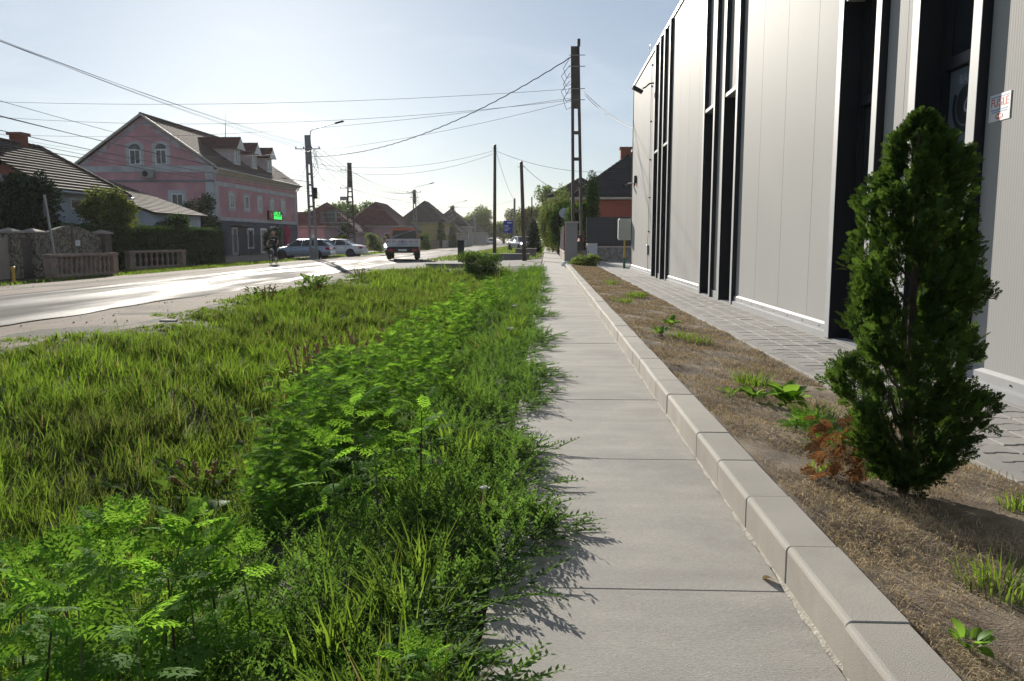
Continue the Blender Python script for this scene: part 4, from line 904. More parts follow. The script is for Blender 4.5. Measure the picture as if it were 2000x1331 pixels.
MB().lathe([(.05, -.52), (.045, -.45), (.02, -.42)], (0, 0, .82), 12, 1).build('lamp', M_chrome, bk)
for s, y, z in ((1, -.04, .23), (-1, .03, .42)): MB().tube([(s * .06, .02, .32), (s * .07, y, z)], .012, 6).build('crank', M_chrome, bk); MB().bbox(s * .12 - .045, s * .12 + .045, y - .04, y + .04, z - .025, z, .006).build('pedal', M_black, bk)
MB().lathe([(.09, .04), (.09, .05)], (0, .02, .32), 18, 0).build('chainring', M_steel, bk)
SCO = (-13.4, 68.0, -.235)
rider(SCO, R(6), 'helmeted scooter rider in dark red jacket half hidden by the pickup', mat('dark_red_cloth', (.12, .02, .02), .8), M_blackcloth, plain('dark_helmet', (.03, .02, .025), .3), True, (.3, -.3, 1.05))
sco = empty('motor_scooter', SCO, R(6), 'grey motor scooter with its headlight lit behind the pickup', 'scooter'); M_sc = plain('scooter_grey', (.16, .17, .18), .35, .2)
for y in (-.62, .52): w = MB().lathe([(.14, -.06), (.25, -.06), (.28, -.02), (.28, .02), (.25, .06), (.14, .06)], (0, y, .28), 20, 0).build('tyre', M_rubber, sco)
m = MB(); m.loft([[(-.1, -.78, .4), (.1, -.78, .4), (.1, -.5, .42), (-.1, -.5, .42)], [(-.24, -.62, .7), (.24, -.62, .7), (.26, -.42, .7), (-.26, -.42, .7)], [(-.2, -.5, 1.0), (.2, -.5, 1.0), (.2, -.36, 1.0), (-.2, -.36, 1.0)]]); m.build('fairing', M_sc, sco, smooth=True, angle=60)
m = MB(); m.loft([[(-.18, -.4, .28), (.18, -.4, .28), (.18, -.4, .36), (-.18, -.4, .36)], [(-.2, .1, .3), (.2, .1, .3), (.2, .1, .38), (-.2, .1, .38)], [(-.22, .2, .35), (.22, .2, .35), (.2, .2, .8), (-.2, .2, .8)], [(-.14, .8, .5), (.14, .8, .5), (.14, .8, .82), (-.14, .8, .82)]]); m.build('body', M_sc, sco, smooth=True, angle=60)
MB().bbox(-.15, .15, .05, .7, .8, .9, .04).build('saddle', M_black, sco); MB().tube([(-.34, -.3, 1.05), (0, -.38, 1.08), (.34, -.3, 1.05)], .016, 8).build('handlebar', M_black, sco)
MB().lathe([(.11, -.66), (.115, -.63), (.06, -.55)], (0, 0, .82), 16, 1).build('headlight', emit('lit_headlight', (1, .95, .85), 60), sco)
# ------------------------------------------------------------------ beyond the hall on the pavement side
M_terra = mat('terracotta_render', (.40, .115, .085), .9, var=.1, scale=.5); M_anth = plain('anthracite_slat', (.035, .042, .055), .5)
hip_house('terracotta_house', 2.1, 13, 52, 62, 3.9, 6.9, M_terra, M_tile_dark, 'terracotta red house with dark tiled hip roof behind the slat fence', along='x', inset=4.2, base=-.2, chimney=(5.4, 57, 7.2))
hip_house('mustard_house', .6, 6, 78, 90, 5.2, 7.0, mat('mustard_render', (.30, .27, .06), .9), M_tile_dark, 'mustard house gable behind the trees on the pavement side', base=-.2)
sf = empty('slat_fence', (2.02, 41.35, 0), 0, 'anthracite horizontal slat fence on a grey stone base', 'fence')
MB().bbox(0, 5, -.1, .12, 0, .68, .01).build('base_wall', crazy_mat('grey_stone', (.27, .27, .26), (.15, .15, .15), 2.2), sf); MB().bbox(-.02, 5.02, -.14, .16, .683, .73, .01).build('coping', mat('pale_coping', (.5, .49, .46), .85), sf)
for k in range(13): MB().bbox(.05, 4.95, -.02, .01, .76 + k * .108, .866 + k * .108, .008).build('slat', M_anth, sf)
for x in (0, 2.4, 4.92): MB().box(x, x + .08, .012, .09, .73, 2.2).build('post', M_anth, sf)
MB().box(0, 5, -.03, .1, 2.165, 2.2).build('top_rail', M_anth, sf)
cb = empty('utility_cabinet', (2.28, 40.75, 0), 0, 'small white utility cabinet standing before the stone fence base', 'cabinet')
MB().bbox(-.25, .25, -.15, .15, .05, .84, .015).build('body', mat('cabinet_white', (.55, .6, .66), .5), cb); MB().bbox(-.27, .27, -.17, .17, .842, .88, .01).build('lid', M_white, cb); MB().box(-.21, -.16, -.16, -.152, .35, .48).build('handle', M_black, cb); MB().bbox(-.23, .23, -.13, .13, 0, .048, .005).build('plinth', M_edge, cb)
gf = empty('grey_fence_wall', (.84, 36.8, 0), 0, 'grey rendered wall end with dark iron fence panels along the pavement', 'wall')
M_greyw = mat('grey_wall_paint', (.21, .21, .22), .9, var=.08, scale=1.2)
MB().bbox(.02, .56, 0, .7, 0, 1.8, .01).build('end_wall', M_greyw, gf); MB().bbox(-.02, .62, -.04, .74, 1.803, 1.88, .02).build('wall_cap', M_kerb, gf)
MB().bbox(0, .3, .71, 13, 0, .45, .01).build('base_wall', M_stone, gf); MB().bbox(-.03, .33, .72, 13, .453, .52, .01).build('coping', M_capst, gf)
for k in range(5): MB().bbox(0, .3, 3.0 + k * 2.6, 3.35 + k * 2.6, .53, 1.75, .01).build('pillar', M_greyw if k else M_brickred, gf)
for k in range(80):
    y = .8 + k * .15
    MB().box(.13, .16, y, y + .06, .55, 1.6 + .12 * math.sin(k * .8)).build('iron_bar', M_black, gf)
for z in (.6, 1.5): MB().box(.16, .19, .72, 13, z, z + .05).build('rail', M_black, gf)
# concrete lattice pole (two legs with rungs)
def lattice_pole(name, loc, h, label, mt, w0=.55, w1=.3, lean=0.0, group=None, footing=True, solid=.22, rungs=9):
    o = empty(name, loc, 0, label, 'utility pole', group)
    def P(t, s): w = w0 + (w1 - w0) * t; return (s * w / 2 + lean * t, 0, h * t)
    k = 1 - solid
    for s in (1, -1):
        m = MB(); secs = [[(P(t, s)[0] + a, b, h * t) for a, b in ((-.07, -.1), (.07, -.1), (.07, .1), (-.07, .1))] for t in np.linspace(0, k, 12)]; m.loft(secs); m.build('leg', mt, o)
    m = MB(); m.loft([[(lean * t + a * (w0 + (w1 - w0) * t + .14) / 2, b, h * t) for a, b in ((-1, -.11), (1, -.11), (1, .11), (-1, .11))] for t in (k - .01, 1)]); m.build('head', mt, o)
    for j in range(1, rungs):
        t = k * j / rungs; a, b = P(t, -1), P(t, 1); MB().box(a[0], b[0], -.085, .085, h * t - .07, h * t + .07).build('rung', mt, o)
    m = MB(); m.loft([[(lean * t + a * (w0 + (w1 - w0) * t + .15) / 2, b, h * t) for a, b in ((-1, -.115), (1, -.115), (1, .115), (-1, .115))] for t in (0, .1)]); m.build('foot', mt, o)
    return o
def insul(parent, x, y, z, mt=None): return MB().lathe([(.03, 0), (.055, .02), (.035, .06), (.05, .08), (.03, .14)], (x, y, z), 8).build('insulator', mt or M_brickred, parent)
def crossarm(parent, z, w, n=4, lean=0):
    MB().box(-w / 2 + lean, w / 2 + lean, -.16, -.115, z, z + .06).build('crossarm', M_steel, parent)
    for k in range(n): insul(parent, lean - w / 2 + .06 + (w - .12) * k / (n - 1), -.137, z + .06)
M_pconc = mat('pole_concrete', (.27, .265, .26), .9, var=.12, scale=2, stain=(.17, .165, .16), stscale=.7); M_pdark = mat('dark_pole', (.075, .065, .055), .9, var=.25, scale=2)
def lamp_arm(o, h, reach=2.0, up=.75):
    MB().tube([(0, -.1, h - .3), (.03, -.1, h + .25), (.25, -.15, h + .38), (reach, -.5, h + up)], .03, 6).build('lamp_arm', M_steel, o)
    m = MB(Matrix.Translation((reach + .25, -.55, h + up + .06)) @ Matrix.Rotation(R(-14), 4, 'Y')); m.bbox(-.32, .32, -.12, .12, -.05, .05, .03); m.build('lamp_head', M_black, o)
POLE = {'a': (-16.9, 58.6, -.42), 'b': (-22.2, 92, -.42), 'c': (-18.2, 113, -.42), 'd': (-18.2, 160, -.42), 'e': (-18.2, 208, -.42), 'big': (1.5, 38.8, 0), 'z': (-18.3, 8, -.42)}
pa = lattice_pole('street_lamp_pole', POLE['a'], 8.9, 'pale concrete street lamp pole in front of the silver blue estate car', M_pconc, .46, .24, -.22); lamp_arm(pa, 8.9); crossarm(pa, 7.9, 1.8, 4, -.2)
MB().bbox(.12, .42, -.28, -.12, 4.4, 5.2, .03).build('splice_box', M_black, pa); MB().box(-.1, .1, -.13, -.118, 1.6, 1.85).build('number_plate', M_white, pa)
m = MB(); 
for k in range(3):
    pts = [(.35 + .22 * math.cos(a), -.2, 3.2 + k * .7 + .3 * math.sin(a)) for a in np.linspace(0, 2 * math.pi, 16)]; m.tube(pts, .012, 4)
for k in range(4): m.tube([(.1 + .1 * k, -.15, 7.9), (.35 + .08 * k, -.2, 7.2 - .3 * k), (.05, -.15, 6.4 - .2 * k)], .012, 4)
m.build('spare_cable', M_black, pa)
pb = lattice_pole('transformer_pole', POLE['b'], 9.9, 'dark lattice pole carrying a grey transformer on a platform', M_pdark, .9, .3, 0, rungs=13, solid=.25); 
MB().lathe([(.28, 9.9), (.3, 10.0), (.24, 10.05)], n=10).build('cap', M_pdark, pb)
MB().box(-3.4, -.2, -.5, .5, 3.35, 3.45).build('platform', M_steel, pb); MB().tube([(-.4, 0, 1.9), (-2.4, 0, 3.35)], .05, 6).build('brace', M_steel, pb)
for x in (-3.35, -.9):
    for y in (-.45, .45): MB().tube([(x, y, 3.45), (x, y, 4.5)], .02, 5).build('railing', M_steel, pb)
for z in (4.0, 4.5): MB().box(-3.37, -.88, -.47, -.44, z, z + .04).build('railing', M_steel, pb)
MB().bbox(-2.7, -1.7, -.4, .4, 3.46, 4.75, .04).build('transformer', mat('transformer_grey', (.13, .15, .13), .6), pb)
for x in (-2.5, -2.2, -1.9): insul(pb, x, -.1, 4.75); MB().tube([(x, -.1, 4.9), (-.8, -.2, 5.6 + x * .1), (-.2, -.15, 6.0)], .014, 4).build('lead', M_black, pb)
MB().bbox(-1.1, -.35, -.3, .1, 5.9, 6.3, .02).build('switch_box', M_steel, pb)
for z, w in ((9.2, 1.2), (7.2, 1.4)): crossarm(pb, z, w, 3, -.4)
for key, name, lab, h in (('c', 'street_lamp_pole', 'grey concrete lamp pole before the yellow house', 8.3), ('d', 'street_lamp_pole', 'grey concrete lamp pole before the dark pointed roof', 8.1), ('e', 'street_lamp_pole', 'far hazy lamp pole beyond the grey houses', 8.0)):
    o = lattice_pole(name, POLE[key], h, lab, M_pconc if key != 'd' else M_pdark, .6, .26, -.1); lamp_arm(o, h, 2.2, .8); crossarm(o, h - .35, 1.9, 4, -.1); crossarm(o, h - 1.1, 1.2, 3, -.1)
    m = MB()
    for k in range(5): m.tube([(-.3 + .15 * k, -.2, h - .4), (-.5 + .25 * k, -.25, h - 1.0 - .1 * k), (-.1, -.2, h - 1.7)], .02, 4)
    m.build('spare_cable', M_black, o)
bp = lattice_pole('utility_pole', POLE['big'], 9.9, 'tall dark concrete pole with ladder legs beside the grey wall end', M_pdark, .42, .26, -.22, rungs=6, solid=.27)
MB().lathe([(.42, 0), (.42, .5), (.36, .56)], (0, 0, 0), 14).build('footing', mat('footing', (.16, .14, .12), .9), bp); MB().bbox(-.12, .02, -.08, .08, 9.9, 10.25, .03).build('top_bracket', M_pdark, bp)
for z in (9.5, 9.0, 8.0, 7.5): MB().tube([(-.5, -.12, z), (.25, -.12, z)], .018, 6).build('hook', M_steel, bp)
m = MB()
for k in range(5):
    z = 9.4 - .35 * k; m.tube([(-.45, -.15, z), (-.75 - .1 * (k % 2), -.18, z - .5), (-.6, -.18, z - .95), (-.3, -.15, z - .8)], .013, 4)
m.build('spare_cable', M_black, bp)
def wood_pole(name, loc, h, label, r=.13, lean=(0, 0), mt=None):
    o = empty(name, loc, 0, label, 'utility pole'); MB().tube([(0, 0, 0), (lean[0] * .5, lean[1] * .5, h / 2), (lean[0], lean[1], h)], [r, r * .85, r * .72], 10).build('shaft', mt or M_pdark, o, smooth=True, angle=50)
    MB().lathe([(r * .8, h), (r * .5, h + .04)], (lean[0], lean[1], 0), 8).build('cap', M_steel, o); MB().tube([(lean[0] - .2, lean[1], h - .25), (lean[0] + .2, lean[1], h - .25)], .015, 6).build('hook', M_steel, o); return o
M_wood = mat('weathered_wood', (.10, .075, .055), .9, var=.3, scale=4, stretch=(4, 4, .5))
wood_pole('wooden_pole', (-3.75, 59, -.08), 7.85, 'straight dark wooden pole by the gravel driveway', .14, (.05, 0), M_wood); wood_pole('wooden_pole', (-1.15, 43.2, -.05), 5.15, 'leaning grey brown wooden pole beside the low concrete slabs', .12, (-.18, 0), M_wood)
wood_pole('wooden_pole', (-4.6, 118, -.1), 7.0, 'grey far pole beside the blue sign', .2, (0, 0), M_pconc); wood_pole('wooden_pole', (-4.6, 165, -.1), 7.6, 'second far hazy pole down the verge', .16, (0, 0), M_pconc); wood_pole('wooden_pole', (-1.6, 95, -.05), 6.0, 'thin far pole behind the cone shaped thuja', .1, (-.1, 0), M_wood)
bs = empty('blue_sign', (-3.5, 74, -.08), 0, 'blue rectangular sign with white print on a thin post', 'sign')
MB().tube([(0, 0, 0), (0, 0, 2.9)], .035, 8).build('post', M_steel, bs); MB().bbox(-.38, .42, -.05, -.02, 1.75, 2.85, .005).build('board', plain('sign_blue', (.02, .05, .40), .45), bs)
m = MB(); m.box(-.05, .35, -.056, -.0505, 2.6, 2.7)
for k in range(5): m.box(-.3, -.3 + random.uniform(.3, .6), -.056, -.0505, 2.4 - k * .12, 2.44 - k * .12)
m.build('white_print', M_white, bs)
bp2 = empty('black_bollard', (-4.6, 43.8, -.13), 0, 'flat black metal bollard standing at the driveway edge', 'bollard')
MB().bbox(-.17, .17, -.08, .08, 0, 1.12, .015).build('column', plain('bollard_black', (.012, .016, .018), .5), bp2); MB().bbox(-.19, .19, -.1, .1, 1.122, 1.16, .01).build('cap', M_black, bp2)
M_slabs = mat('old_concrete', (.22, .21, .2), .9, var=.2, scale=1.5)
for k, (x0, x1, y, z0, z1, lab) in enumerate(((-5.2, -3.0, 34.9, -.45, .0, 'low concrete culvert wall at the end of the ditch'), (-3.6, -1.0, 46.5, -.1, .22, 'long low concrete slab behind the leaning wooden pole'), (-2.1, -.7, 55.5, -.1, .42, 'thick concrete slab block on the verge by the pole'))):
    o = empty('concrete_slab', (x0, y, z0), 0, lab, 'slab'); MB().bbox(0, x1 - x0, 0, .4 + .3 * k, 0, z1 - z0, .02).build('block', M_slabs, o)
    MB().bbox(-.04, x1 - x0 + .04, -.04, .44 + .3 * k, z1 - z0 + .002, z1 - z0 + .05, .01).build('coping', M_edge, o)
for k, (x, y, s_) in enumerate(((.85, 31.2, .16), (.98, 30.75, .13), (.8, 33.2, .2))):
    o = MB().lathe([(s_ * .8, 0), (s_, s_ * .3), (s_ * .8, s_ * .8), (s_ * .3, s_)], n=8).build('painted_stone', M_white); o.location = (x, y, 0); tag(o, ('small white painted stone at the kerb end', 'smallest white painted stone on the bed corner', 'white painted stone beside the grey wall end')[k], 'stone')
sd = empty('satellite_dish', (1.05, 47.5, 2.55), 0, 'pale satellite dish above the garden wall', 'dish')
MB(Matrix.Rotation(R(70), 4, 'X')).lathe([(.02, 0), (.2, .03), (.31, .08), (.32, .1)], n=20).build('reflector', M_band, sd); MB().tube([(0, .05, 0), (0, .2, -.6), (0, .2, -2.4)], .03, 6).build('mast', M_steel, sd)

# ------------------------------------------------------------------ overhead wires, each one its own
def wire(p, q, sag, r, label, group, mt=None, n=22, twist=0):
    p, q = Vector(p), Vector(q); pts = []
    for i in range(n + 1):
        t = i / n; v = p.lerp(q, t); v.z -= sag * 4 * t * (1 - t)
        if twist: v += Vector((0, 0, twist * math.sin(i * 2.2)))
        pts.append(v - p)
    o = MB().tube([tuple(v) for v in pts], r, 5, False).build('overhead_wire', mt or M_wire); o.location = p
    return tag(o, label, 'wire', group)
M_wire = plain('wire_grey', (.13, .13, .135), .5, .4); M_wireb = plain('wire_black', (.02, .02, .022), .6)
def at(k, dx, dz): x, y, z = POLE[k]; return (x + dx, y - .14, z + dz)
zlab = 'bare power line running from the lamp pole crossarm over the old tiled roof'
for k, dx in enumerate((-1.05, -.55, .15, .65)): wire(at('z', dx, 9.3 - .35 * k), at('a', dx, 8.05), .55, .008, zlab, 'power lines along the far pavement')
tlab = 'sagging telephone cable running from the lamp pole across the pink gable'
for k, (z0, z1, s) in enumerate(((6.6, 5.9, .5), (6.2, 5.6, .6), (6.0, 5.55, .45), (5.6, 5.2, .5), (5.45, 5.1, .6), (5.1, 4.9, .45))): wire(at('z', .5 - .1 * k, z0), at('a', .05, z1), s, .013 if k % 2 else .009, tlab, 'telephone cables along the far pavement', M_wire)
clab = 'thin cable crossing the street high up to the tall dark pole'
for k, (z0, xl, yl, zl, s) in enumerate(((8.0, -46, 44, 9.6, .9), (7.5, -46, 46, 9.9, 1.6), (7.6, -44, 52, 8.6, 1.3), (7.45, -44, 60, 9.8, 2.6))): wire((1.2, 38.7, z0), (xl, yl, zl), s, .009, clab, 'cables crossing the street')
wire((1.15, 38.7, 9.45), at('a', .1, 7.4), 1.15, .024, 'thick twisted black cable sagging between lamp pole and tall dark pole', None, M_wireb, 90, .02)
for k, (dz0, dz1, s) in enumerate(((8.05, 7.2, .5), (6.9, 6.6, .9), (5.0, 5.6, .5), (4.9, 5.0, .7))): wire(at('a', .1, dz0), at('b', -.1, dz1), s, .013, 'cable strung from the lamp pole to the transformer pole', 'cables to the transformer pole')
for k, (dz0, dz1, s) in enumerate(((9.2, 7.9, .5), (7.2, 7.0, .5), (6.2, 6.8, .7), (5.6, 6.0, .6))): wire(at('b', .1, dz0), at('c', -.1, dz1), s, .016, 'cable strung from the transformer pole to the next lamp pole', 'cables beyond the transformer pole')
for k in range(4): wire(at('a', -.8 + .5 * k, 7.95), at('c', -.8 + .5 * k, 7.95), 1.2, .012, 'bare line from the near lamp pole to the one before the yellow house', 'power lines beyond the lamp pole')
for k in range(4): wire(at('c', -.8 + .5 * k, 7.8 - .5 * k), at('d', -.8 + .5 * k, 7.6 - .5 * k), 1.0 + .3 * k, .02, 'line between the lamp poles of the yellow and dark roofed houses', 'lines between the far lamp poles')
for k in range(3): wire(at('d', -.6 + .5 * k, 7.7 - .5 * k), at('e', -.6 + .5 * k, 7.6 - .5 * k), 1.0, .024, 'hazy line between the two farthest lamp poles', 'farthest lines')
for k, (z0, p, s) in enumerate(((6.9, (-3.7, 59, 7.4), .7), (6.7, (-3.7, 59, 7.2), 1.0), (6.0, (-4.6, 118, 6.7), 1.6))): wire(at('a', .1, z0), p, s, .01, 'slack cable crossing from the lamp pole to poles on the verge', 'slack crossing cables')
for k, (p, q_, s) in enumerate((((1.7, 38.8, 7.9), (3.07, 30.5, 5.2), .15), ((1.7, 38.8, 7.8), (3.07, 29.4, 4.95), .2))): wire(p, q_, s, .011, ('service cable dropping from the tall dark pole to the hall corner', 'second lower service cable dropping to the hall wall')[k], 'service cables to the hall', M_wireb)
wire((-3.7, 59, 7.6), (-4.6, 118, 6.8), .6, .014, 'cable from the straight wooden pole to the far pole by the blue sign', None); wire((-1.3, 43.2, 5.0), (1.4, 60, 4.6), .35, .012, 'cable from the leaning wooden pole to the terracotta house', None)
wire((-3.7, 59, 7.4), (4.4, 53, 5.4), .5, .012, 'cable from the straight wooden pole to the terracotta roof', None); wire(at('a', -.2, 7.3), (-29.5, 95, 6.2), .3, .012, 'cable from the lamp pole to the far corner of the pink house', None)
# ------------------------------------------------------------------ plants: templates
def logy(n, a, b): return a * (b / a) ** rng.random(n)
def vnoise(x, y, k=1.0, s=0):                                     # cheap smooth noise about 0..1
    x = np.asarray(x) * k; y = np.asarray(y) * k
    return .5 + .17 * (np.sin(1.7 * x + 2.1 * y + s) + np.sin(-2.9 * x + 1.3 * y + 2 * s + 1) + np.sin(4.3 * x + 3.7 * y + 3 * s) * .6 + np.sin(7.1 * x - 5.3 * y + s) * .4)
def blades(pos, h, w, lean, az, rnd=None):
    """grass blades, two bends each -> verts, tris, rnd"""
    n = len(pos); d = np.stack([np.cos(az), np.sin(az), np.zeros(n)], 1); s = np.stack([-np.sin(az), np.cos(az), np.zeros(n)], 1) * (w / 2)[:, None]
    tw = rng.uniform(-.6, .6, n); s2 = s * np.cos(tw)[:, None] + d * (np.sin(tw) * w / 2)[:, None]; up = np.array([0, 0, 1.0])
    m1 = pos + d * (lean * .22 * h)[:, None] + up * (h * .5)[:, None]; hz = np.sqrt(np.clip(1 - (lean * .75) ** 2, .05, 1)); tip = pos + d * (lean * h)[:, None] + up * (h * hz)[:, None]
    V = np.stack([pos - s, pos + s, m1 - s2 * .85, m1 + s2 * .85, tip], 1).reshape(-1, 3)
    T = (np.array([[0, 1, 3], [0, 3, 2], [2, 3, 4]])[None] + (np.arange(n) * 5)[:, None, None]).reshape(-1, 3)
    return V, T, np.repeat(rng.random(n) if rnd is None else rnd, 5)
M_grass = leaf('verge_grass', (.065, .12, .018), (.21, .34, .028), .5, .4, .4, .05, patch=(.075, .105, .018), pscale=.55, dry=(.26, .20, .08), dryamt=.05)
M_knot = leaf('creeping_weed', (.05, .112, .026), (.14, .26, .036), .42, .35, .4, .07)
M_rag = leaf('ragweed_leaf', (.095, .20, .03), (.29, .54, .05), .5, .4, .45, .05)
M_stem = mat('weed_stem', (.12, .15, .06), .7, var=.25, scale=20); M_stemd = mat('dark_stem', (.07, .045, .035), .8, var=.25, scale=20)
M_straw = leaf('straw', (.50, .40, .25), (.34, .25, .13), .25, .4, .6, .04)
M_dock = leaf('dock_leaf', (.09, .18, .03), (.26, .46, .05), .5, .25, .35, .08); M_seed = mat('brown_seed', (.32, .19, .09), .9, var=.3, scale=30)
M_thuja = leaf('thuja_spray', (.040, .082, .018), (.095, .165, .022), .38, .4, .45, .05); M_deadspray = leaf('dead_spray', (.22, .105, .045), (.24, .11, .04), .3, .35, .6, .02)
M_lvd = leaf('dark_foliage', (.028, .06, .022), (.06, .12, .02), .3, .4, .5, .04); M_lvm = leaf('mid_foliage', (.055, .105, .025), (.14, .24, .03), .4, .4, .5, .05)
M_lvy = leaf('olive_foliage', (.055, .085, .018), (.15, .19, .022), .4, .4, .5, .04); M_lvp = leaf('pale_foliage', (.10, .14, .05), (.22, .30, .06), .4, .35, .5, .04); M_lvc = leaf('conifer_foliage', (.012, .032, .022), (.02, .045, .02), .2, .4, .6, .03)
M_bark = mat('bark', (.10, .075, .055), .95, var=.3, scale=9, bump=.8, bscale=30)

# ------------------------------------------------------------------ verge grass
def grass_edge(y): return -6.75 + .55 * np.sin(y * .55 + 1) + .35 * np.sin(y * 1.7) + .2 * np.sin(y * 4.1)
N = 208000; y = np.repeat(logy(N // 16, 1.6, 33.6), 16); x = np.repeat(rng.uniform(-7.0, -1.3, N // 16), 16); cs = .02 + .0022 * y; cazi = rng.uniform(0, 6.283, N); crad = np.abs(rng.normal(0, 1, N)) * cs; ch = np.repeat(rng.uniform(.55, 1.45, N // 16), 16); x = x + np.cos(cazi) * crad; y = y + np.sin(cazi) * crad
k = (x > grass_edge(y)) & (rng.random(N) < np.clip(.35 + 1.0 * vnoise(x, y, 1.6, 2), .2, 1)) & (rng.random(N) < np.clip((-1.05 - x) / .9, 0, 1)); x, y, cazi, ch = x[k], y[k], cazi[k], ch[k]; n = len(x)
tall = np.clip((x - grass_edge(y)) / 1.6, .25, 1) * (.55 + .9 * vnoise(x, y, 2.3, 5)); h = (.08 + .14 * rng.random(n) ** 1.2) * tall * ch * (1 + .012 * y)
V1 = blades(np.stack([x, y, gz(x, y) - .01], 1), h, .0038 + .0008 * y, rng.uniform(.2, 1.0, n), cazi + rng.normal(0, .5, n))
N = 26000; y = logy(N, 34, 160); x = np.where(rng.random(N) < .6, rng.uniform(-7.5, -.3, N), rng.uniform(-19.5, -17.3, N)); k = (rng.random(N) < .3 + vnoise(x, y, .5, 3)) & ~((y < 47.5) & (x > -9)); x, y = x[k], y[k]; n = len(x)
V2 = blades(np.stack([x, y, gz(x, y) - .01], 1), rng.uniform(.06, .2, n), .004 + .0009 * y, rng.uniform(.2, .9, n), rng.uniform(0, 6.283, n))
N = 2600; y = rng.uniform(24, 52, N); x = -18.0 + rng.normal(0, .35, N); V3 = blades(np.stack([x, y, gz(x, y)], 1), rng.uniform(.05, .16, N), .03 + 0 * x, rng.uniform(.2, .9, N), rng.uniform(0, 6.283, N))
v, t, r = join([V1, V2, V3]); tag(npmesh('verge_grass', v, t, M_grass, rnd=r), 'sunlit green grass covering the ditch and verge', 'grass', kind='stuff')

# ------------------------------------------------------------------ creeping small-leaved weeds beside and over the pavement edge
def sprig(nl=15, L=1.0, seed=0):
    q = np.random.default_rng(seed); V = [(0, -.006, 0), (0, .006, 0), (L * .5, .004, .07 * L), (L, 0, .05 * L)]; T = [(0, 1, 2), (0, 2, 3)]
    for i in range(nl):
        t = (i + .6) / nl; p = np.array([L * t, 0, .14 * L * t * (1 - t) + .03 * L * t]); s = 1 if i % 2 else -1; a = q.uniform(.5, 1.1) * s; l = L * q.uniform(.11, .18) * (1.15 - .4 * t); u = q.uniform(-.2, .7)
        d = np.array([math.cos(a) * math.cos(u), math.sin(a) * math.cos(u), math.sin(u)]); sd = np.array([-math.sin(a), math.cos(a), q.uniform(-.4, .4)]) * l * .24; b = len(V)
        V += [tuple(p), tuple(p + d * l * .5 + sd), tuple(p + d * l), tuple(p + d * l * .5 - sd)]; T += [(b, b + 1, b + 2), (b, b + 2, b + 3)]
    return np.array(V), np.array(T)
SPR = [sprig(seed=i) for i in range(4)]
def mat_edge(y): return -.13 + .10 * np.sin(y * 2.3 + .4) + .07 * np.sin(y * 5.1) + .05 * np.sin(y * 11.3) 
parts = []
N = 20000; y = logy(N, 1.05, 31); e = mat_edge(y); x = e - np.abs(rng.normal(0, 1, N)) * .75; k = (x > -2.4) & (rng.random(N) < .35 + .9 * vnoise(x, y, 2.1, 7)); x, y = x[k], y[k]; n = len(x)
mound = .13 * np.clip((mat_edge(y) - x) / .5, 0, 1) * (.3 + 1.1 * vnoise(x, y, 3.1, 1)); z = np.where(x > -.17, .004, np.maximum(gz(x, y), -.06 - .45 * np.clip((-.35 - x) / 1.2, 0, 1))) + mound * rng.random(n)
sz = (.065 + .065 * rng.random(n)) * (1 + .024 * y); idx = rng.integers(0, 4, n); az = rng.uniform(0, 6.283, n); el = -rng.uniform(.1, 1.25, n)
for j in range(4):
    q = idx == j; parts.append(stamp(*SPR[j], np.stack([x, y, z], 1)[q], rotm(rng.uniform(-.5, .5, q.sum()), el[q], az[q]), sz[q]))
N = 800; y = logy(N, 1.1, 24); x = mat_edge(y) + rng.uniform(-.12, .09, N); az = rng.normal(0, .8, N); sz = (.09 + .09 * rng.random(N)) * (1 + .02 * y)
for j in range(4):
    q = np.arange(N) % 4 == j; parts.append(stamp(*SPR[j], np.stack([x, y, .006 + .012 * rng.random(N)], 1)[q], rotm(rng.uniform(-.3, .3, q.sum()), -rng.uniform(.0, .22, q.sum()), az[q]), sz[q]))
v, t, r = join(parts); tag(npmesh('creeping_weeds', v, t, M_knot, rnd=r), 'dense small-leaved creeping weeds spilling over the pavement edge', 'weeds', kind='stuff')

# ------------------------------------------------------------------ tufts of broad grass by the pavement
def tuft(name, x, y, z, n, h, w, label, cat='grass tuft', group=None, mt=None, spread=.06):
    p = np.clip(np.stack([rng.normal(0, spread, n), rng.normal(0, spread, n), np.zeros(n)], 1), -1.5 * spread, 1.5 * spread); az = np.arctan2(p[:, 1], p[:, 0]) + rng.normal(0, .5, n)
    v, t, r = blades(p, h * rng.uniform(.45, 1.1, n), w * rng.uniform(.7, 1.2, n), rng.uniform(.25, .95, n), az)
    o = npmesh(name, v, t, mt or M_grass, rnd=r); o.location = (x, y, z); return tag(o, label, cat, group)
for k in range(70):
    y = float(logy(1, 1.3, 26)[0]); x = -.2 - abs(random.gauss(0, .45)); tuft('grass_tuft', x, y, max(float(gz(x, y)), -.25) + .02, 34, random.uniform(.16, .3), .007 + .0005 * y, 'upright tuft of broad grass among the creeping weeds', group='broad grass tufts beside the pavement')

